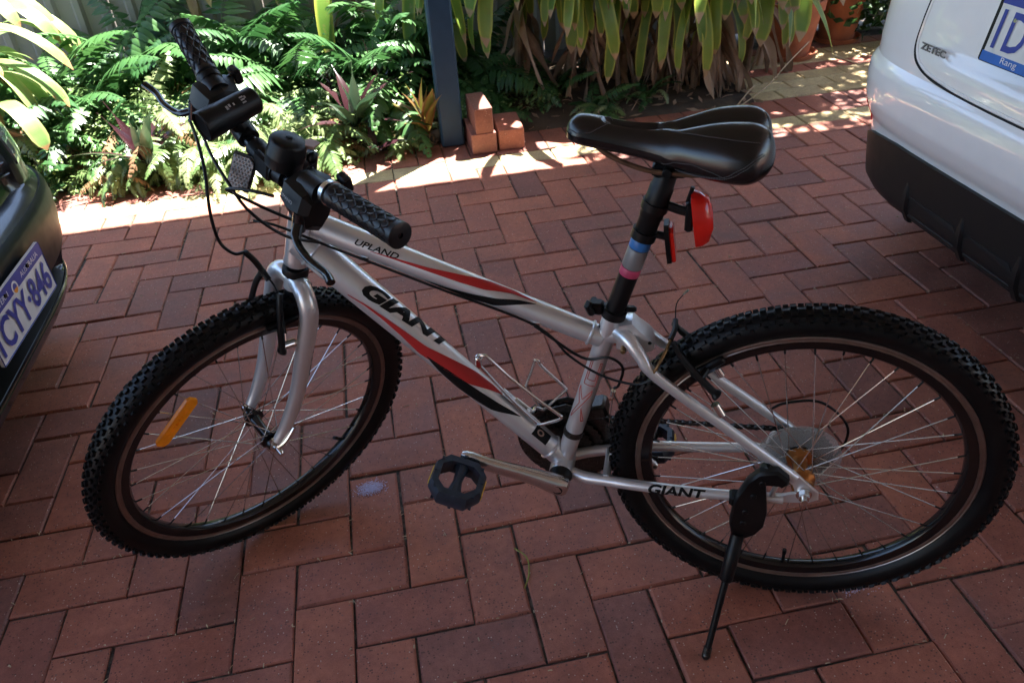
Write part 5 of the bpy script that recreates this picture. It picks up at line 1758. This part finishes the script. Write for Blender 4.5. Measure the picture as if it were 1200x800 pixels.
fern(-.68, .98, .01, 'sunlit fern whose fronds brush the cream border under the bell', 'lll', 30, .68, seed=30)
fern(-.95, .99, .01, 'sunlit fern at the front edge behind the hanging brake cables', 'lll', 32, .70, seed=31)
fern(-1.36, 1.02, .02, 'pale fern at the front edge beside the first oyster plant', 'lllb', 28, .62, seed=32)
fern(-.80, 1.30, .05, 'sunlit fern behind the bell fern, its top fronds browned', 'lllbb', 44, 1.15, seed=33)
fern(-1.22, 1.26, .05, 'sunlit fern behind the right hand grip', 'lllb', 44, 1.2, seed=34)
fern(-.20, 1.08, .01, 'small sunlit fern between the post and the oyster plants', 'lll', 24, .5, seed=35)

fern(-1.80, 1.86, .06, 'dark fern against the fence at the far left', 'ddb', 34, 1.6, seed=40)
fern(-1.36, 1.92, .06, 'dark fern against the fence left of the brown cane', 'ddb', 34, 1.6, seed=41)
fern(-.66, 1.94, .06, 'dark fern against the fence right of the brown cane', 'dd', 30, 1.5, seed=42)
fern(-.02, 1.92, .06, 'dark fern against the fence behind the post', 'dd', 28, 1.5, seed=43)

# oyster plants: stiff purple-backed rosettes
RH = [leaf_strip('leaf', .30, lambda t: .085 * sin(min(1, t * 1.15 + .12) * pi) ** .7 * (1 - t ** 4) + .004, arch(.30, a0, a1), M['rhoeo'], 12, .25) for (a0, a1) in ((75, 40), (60, 10), (45, -10), (80, 60), (30, -15))]
def rosette(name, x, y, z, label, cat, meshes, n, size, group, seed, el=(.0, .4)):
    r = random.Random(seed)
    t = thing(name, label, cat, (x, y, z), (0, 0, 0), group)
    for i in range(n):
        o = link('leaf', r.choice(meshes), t)
        o.location = (0, 0, .01 * i / n)
        o.rotation_euler = (r.gauss(0, .12), -r.uniform(*el), i * 2.4 + r.gauss(0, .2))
        s = size * r.uniform(.75, 1.1); o.scale = (s, s, s)
    return t
g_ = 'oyster plants in the garden bed'
rosette('oyster_plant', -1.26, .97, .10, 'purple backed oyster plant at the front edge near the dark car', 'plant', RH, 14, 1.1, g_, 1, (-.1, .25))
rosette('oyster_plant', -.37, 1.05, .12, 'oyster plant with a dark purple bract left of the post', 'plant', RH, 14, 1.15, g_, 2, (-.1, .3))
rosette('oyster_plant', -.24, 1.34, .08, 'glossy dark oyster plant deep in the bed behind the post', 'plant', RH, 14, 1.1, g_, 3)
rosette('oyster_plant', -.42, 1.36, .06, 'oyster plant between the sunlit ferns and the dark ferns', 'plant', RH, 12, 1.0, g_, 4)
rosette('oyster_plant', -.30, .94, .03, 'oyster plant whose leaf lies over the border paving', 'plant', RH, 8, .7, g_, 5, (-.3, .2))
CO = [leaf_strip('leaf', .26, lambda t: .10 * sin(min(1, t * .95 + .10) * pi) ** .8 + .003, arch(.26, a0, a1), M['cordyline'], 10, .3) for (a0, a1) in ((80, 60), (65, 40), (50, 5))]
rosette('bromeliad', -.05, 1.06, .05, 'yellow and maroon striped bromeliad against the blue post', 'plant', CO, 11, 1.0, None, 8, (.0, .3))

# drooping strap-leaved canes
def wstrap(t): return .047 * min(1, .40 + t * 1.6) * (1 - max(0, (t - .80) / .20) ** 3.0) + .002
DR = [leaf_strip('leaf', .62, wstrap, arch(.62, a0, a1, p), M['strap'], 18, .10, tw) for (a0, a1, p, tw) in ((55, -88, .55, .5), (35, -92, .5, -.6), (65, -85, .6, .9), (20, -98, .45, 0), (45, -80, .5, -1.0), (60, -70, .7, .4), (40, -105, .6, .2), (75, -88, .8, -.4))]
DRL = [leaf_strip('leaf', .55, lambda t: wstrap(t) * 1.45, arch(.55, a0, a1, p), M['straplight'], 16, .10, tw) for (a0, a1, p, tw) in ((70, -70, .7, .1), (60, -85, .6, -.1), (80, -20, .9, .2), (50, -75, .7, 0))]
DD = [leaf_strip('dead_leaf', .55, lambda t: .034 * (1 + .5 * sin(t * 9)) * (1 - t ** 6) + .003, arch(.55, a0, a1, p), M['dead'], 22, .9, tw) for (a0, a1, p, tw) in ((10, -88, .35, 2.0), (-20, -92, .4, -1.5), (-40, -80, .6, 3.0), (-10, -100, .4, 1.2), (-60, -82, .8, -2.4))]
def cane(x, y, h, label, n, nd, seed, head=None, aim=(-1.57, 1.3), light=False, size=1.0, upper=16):
    r = random.Random(seed)
    t = thing('strap_leaf_plant', label, 'plant', (x, y, 0), (0, 0, 0), 'strap leaved plants')
    hx, hy = head or (r.gauss(0, .03), r.gauss(0, .03))
    b = MB(); pts = catmull([(0, 0, 0), (hx * .3, hy * .3, h * .4), (hx, hy, h), (hx * 1.1, hy * 1.1, h + (.25 if light else 1.0))], 6)
    b.tube(pts, [.020 + .0022 * (i % 2) for i in range(len(pts))], 10)
    b.build('cane', M['wood'], t)
    for i in range(n):
        o = link('leaf', r.choice(DRL if light else DR), t)
        f = i / n
        o.location = (hx, hy, h + .24 * f)
        a = r.gauss(aim[0], aim[1] * .6) if r.random() < .75 else r.uniform(-pi, pi)
        o.rotation_euler = (r.gauss(0, .10), r.gauss(0, .10) - .3 * f, a)
        s = size * r.uniform(.68, 1.18); o.scale = (s, s * r.uniform(.7, 1.25), s)
    if not light:
        for i in range(upper):
            o = link('leaf', r.choice(DR), t)
            o.location = (hx * 1.1 + r.gauss(0, .06), hy * 1.1 + r.gauss(0, .06), h + .25 + .75 * i / upper)
            o.rotation_euler = (r.gauss(0, .2), r.gauss(-.2, .25), r.uniform(-pi, pi))
            q = size * r.uniform(.8, 1.1); o.scale = (q, q, q)
    for i in range(nd):
        o = link('dead_leaf', r.choice(DD), t)
        f = r.random()
        o.location = (hx, hy, h * .30 + h * .5 * f)
        o.rotation_euler = (r.gauss(0, .25), r.gauss(0, .15), r.gauss(aim[0], 1.3))
        s = r.uniform(.6, 1.05); o.scale = (s, s, s)
    return t
cane(.46, 1.44, .66, 'strap leaved plant hanging just right of the blue post', 33, 9, 1)
cane(.72, 1.46, .62, 'strap leaved plant with yellow edged leaves over the saddle nose', 36, 15, 2)
cane(.98, 1.48, .64, 'strap leaved plant in the middle of the hanging clump', 33, 22, 3)
cane(1.24, 1.46, .58, 'strap leaved plant skirted with long dead brown leaves', 24, 38, 4)
cane(1.46, 1.42, .50, 'strap leaved plant leaning beside the terracotta pots, dead leaves below', 24, 38, 5)
cane(1.72, 1.52, .50, 'strap leaved plant draped over the larger terracotta pot', 33, 9, 6)
cane(.60, 1.80, .8, 'strap leaved plant in the dark second row by the fence', 31, 9, 7)
cane(1.15, 1.82, .8, 'strap leaved plant in the second row behind the dead leaves', 33, 12, 8)
cane(1.62, 1.84, .7, 'strap leaved plant at the back near the pots', 31, 9, 9)
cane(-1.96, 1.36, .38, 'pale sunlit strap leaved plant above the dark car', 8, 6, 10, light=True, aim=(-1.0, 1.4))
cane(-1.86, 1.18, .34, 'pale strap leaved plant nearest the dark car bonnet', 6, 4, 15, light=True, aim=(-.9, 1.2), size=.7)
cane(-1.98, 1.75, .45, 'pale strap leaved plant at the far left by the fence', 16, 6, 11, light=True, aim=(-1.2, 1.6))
cane(-1.06, 2.02, .9, 'bare brown cane with its leaves above the picture, by the fence', 16, 3, 12, upper=0)
cane(-.30, 1.98, .72, 'strap leaved plant at the fence, left of the post', 16, 8, 13, upper=0)
cane(.10, 1.72, .72, 'strap leaved plant behind the blue post', 24, 6, 14, upper=3)

# low leafy ground cover between the ferns
b = MB(); r = random.Random(91)
for k in range(330):
    cx = r.uniform(-2.05, .55); cy = r.uniform(.98, 1.65)
    if cx > -.1 and cy < 1.12: continue
    hh = r.uniform(.05, .30) * (1 if cx < -.1 else .5)
    for i in range(26):
        p = Vector((cx + r.gauss(0, .045), cy + r.gauss(0, .045), bedz(cx, cy) + hh * r.random() ** .6))
        d = Vector((r.gauss(0, 1), r.gauss(-.3, 1), r.gauss(.1, .5))).normalized(); sd = d.cross(Vector((0, 0, 1))).normalized(); up = sd.cross(d)
        l = r.uniform(.012, .030); w = l * r.uniform(.26, .42)
        b.add([p, p + d * l * .5 + sd * w + up * w * .3, p + d * l, p + d * l * .5 - sd * w + up * w * .3], [(0, 1, 2, 3)])
M['cover'] = leaf_mat('ground_cover_leaf', (.07, .15, .03), (.28, .36, .14), trans=.35, rough=.35, scale=26)
tag(b.build('ground_cover', M['cover'], None, False), 'small leafy ground cover filling the bed between the ferns', 'ground cover', kind='stuff')

# dead twiggy stems and leaf litter
b = MB()
r = random.Random(5)
for i in range(420):
    x = r.uniform(-2.1, 1.6); y = r.uniform(1.0, 2.0); z = bedz(x, y) + .006
    a = r.uniform(0, 6.28); l = r.uniform(.02, .10)
    b.tube([(x, y, z), (x + cos(a) * l * .5, y + sin(a) * l * .5, z + r.uniform(0, .03)), (x + cos(a) * l, y + sin(a) * l, z + r.uniform(-.005, .02))], r.uniform(.001, .0025), 4)
for i in range(700):
    x = r.uniform(-2.1, 1.6); y = r.uniform(.99, 2.0); z = bedz(x, y) + r.uniform(.004, .02)
    a = r.uniform(0, 6.28); l = r.uniform(.012, .04); w = l * .3
    d = Vector((cos(a), sin(a), r.uniform(-.3, .3))); s = Vector((-sin(a), cos(a), r.uniform(-.5, .5)))
    p = Vector((x, y, z))
    b.add([p - d * l, p + s * w, p + d * l, p - s * w], [(0, 1, 2, 3)])
tag(b.build('leaf_litter', M['dead'], None, False), 'dry leaf litter and twigs over the garden soil', 'leaf litter', kind='stuff')
def twig(pts, label, rad=.003):
    b = MB(); b.tube(catmull(pts, 6), rad, 6)
    return tag(b.build('dry_stem', M['stick']), label, 'stem', 'dry stems on the terrace')
twig([(1.42, .98, .004), (1.62, 1.08, .06), (1.80, 1.22, .12), (1.98, 1.36, .17)], 'long dry stem leaning over the cream pavers')
twig([(1.40, .96, .004), (1.50, 1.04, .05), (1.60, 1.16, .05)], 'short dry stem at the foot of the leaning strap plant')
twig([(2.10, 1.30, .10), (2.22, 1.20, .06), (2.34, 1.10, .02)], 'pale dry stem on the sunlit cream pavers by the white car')
twig([(2.08, 1.24, .07), (2.22, 1.16, .07), (2.36, 1.12, .10)], 'thin dry stem crossing the paler one by the white car')

# terracotta pots
def pot(x, y, r0, h, label):
    t = thing('terracotta_pot', label, 'pot', (x, y, 0), (0, 0, 0), 'terracotta pots')
    b = MB(); b.lathe([(0, .012), (r0 * .66, .012), (r0 * .68, .02), (r0 * .92, h * .82), (r0, h * .83), (r0 * 1.02, h), (r0 * .92, h), (r0 * .88, h * .85), (r0 * .6, h * .8), (0, h * .8)], (0, 0, 0), (0, 0, 1), 40)
    b.build('pot_body', M['terracotta'], t)
    b = MB(); b.lathe([(0, .002), (r0 * .86, .002), (r0 * .95, .028), (r0 * .90, .028), (r0 * .82, .010), (0, .010)], (0, 0, 0), (0, 0, 1), 40)
    b.build('saucer', M['terracotta'], t)
    b = MB(); b.lathe([(0, h * .86), (r0 * .88, h * .84)], (0, 0, 0), (0, 0, 1), 30); b.build('potting_soil', M['soil'], t)
pot(2.06, 1.72, .170, .30, 'large terracotta pot on a saucer behind the hanging strap leaves')
pot(2.46, 1.90, .145, .34, 'upright terracotta pot nearest the white car')
# shrub at the back right
def shrub(x, y, z0, R, n, label, seed, name='shrub', stems=6, m='shrub', sz=.05):
    r = random.Random(seed)
    t = thing(name, label, 'shrub', (x, y, 0), (0, 0, 0))
    bs = MB(); bl = MB()
    for k in range(stems):
        a = r.uniform(0, 6.28)
        tip = Vector((cos(a) * R * .7, sin(a) * R * .7, z0 + R * r.uniform(.3, 1.2)))
        bs.tube(catmull([(0, 0, 0), tuple(tip * .5 + Vector((0, 0, .05))), tuple(tip)], 5), .006, 6)
    for i in range(n):
        a = r.uniform(0, 6.28); e = r.uniform(-.9, 1.4); rad = R * r.random() ** .4
        p = Vector((cos(a) * cos(e) * rad, sin(a) * cos(e) * rad, z0 + sin(e) * rad * .9))
        if p.z < .01: p.z = .01 + r.random() * .05
        d = Vector((r.gauss(0, 1), r.gauss(0, 1), r.gauss(-.2, .6))).normalized(); s = d.orthogonal().normalized()
        l = sz * r.uniform(.6, 1.4); w = l * .36
        up = d.cross(s)
        bl.add([p, p + d * l * .45 + s * w + up * w * .2, p + d * l, p + d * l * .45 - s * w + up * w * .2], [(0, 1, 2, 3)])
    bs.build('stem', M['wood'], t); 
    o = bl.build('foliage', M[m], t, False)
    return t
shrub(2.90, 1.80, .35, .52, 2200, 'dark glossy shrub between the pots and the white car', 4)
shrub(3.3, 1.35, .30, .40, 1200, 'dark shrub half hidden behind the white car', 6)
shrub(2.55, 2.08, .45, .50, 1600, 'shaded shrub against the fence behind the pots', 9)

# a tree leaning over from beyond the fence shades the right of the garden
tr = thing('tree', 'leafy tree standing beyond the fence above the strap leaved plants', 'tree', (2.9, 3.2, 0))
b = MB(); b.tube(catmull([(0, 0, 0), (.05, -.05, 1.2), (-.05, -.25, 2.2), (-.25, -.5, 3.0)], 6), [.11 - .003 * i for i in range(19)], 12); b.build('trunk', M['wood'], tr)
for k in range(7):
    a = k * .9
    b = MB(); b.tube(catmull([(-.05, -.25, 2.2), (cos(a) * .6 - .2, sin(a) * .6 - .5, 2.9), (cos(a) * 1.3 - .3, sin(a) * 1.1 - .7, 3.3)], 6), [.04 - .0025 * i for i in range(13)], 8); b.build('limb', M['wood'], tr)
b = MB(); r = random.Random(77)
clumps = [(r.gauss(-.30, .9), r.gauss(-.95, .6), r.uniform(2.6, 3.8), r.uniform(.22, .42)) for _ in range(66)]
for (cx, cy, cz, cr) in clumps:
    for i in range(80):
        d = Vector((r.gauss(0, 1), r.gauss(0, 1), r.gauss(0, .8)))
        p = Vector((cx, cy, cz)) + d * cr * .5
        u = Vector((r.gauss(0, 1), r.gauss(0, 1), r.gauss(0, .5))).normalized(); s = u.orthogonal().normalized()
        l = r.uniform(.05, .10); w = l * .4
        b.add([p - u * l, p + s * w, p + u * l, p - s * w], [(0, 1, 2, 3)])
b.build('crown', M['shrub'], tr, False)
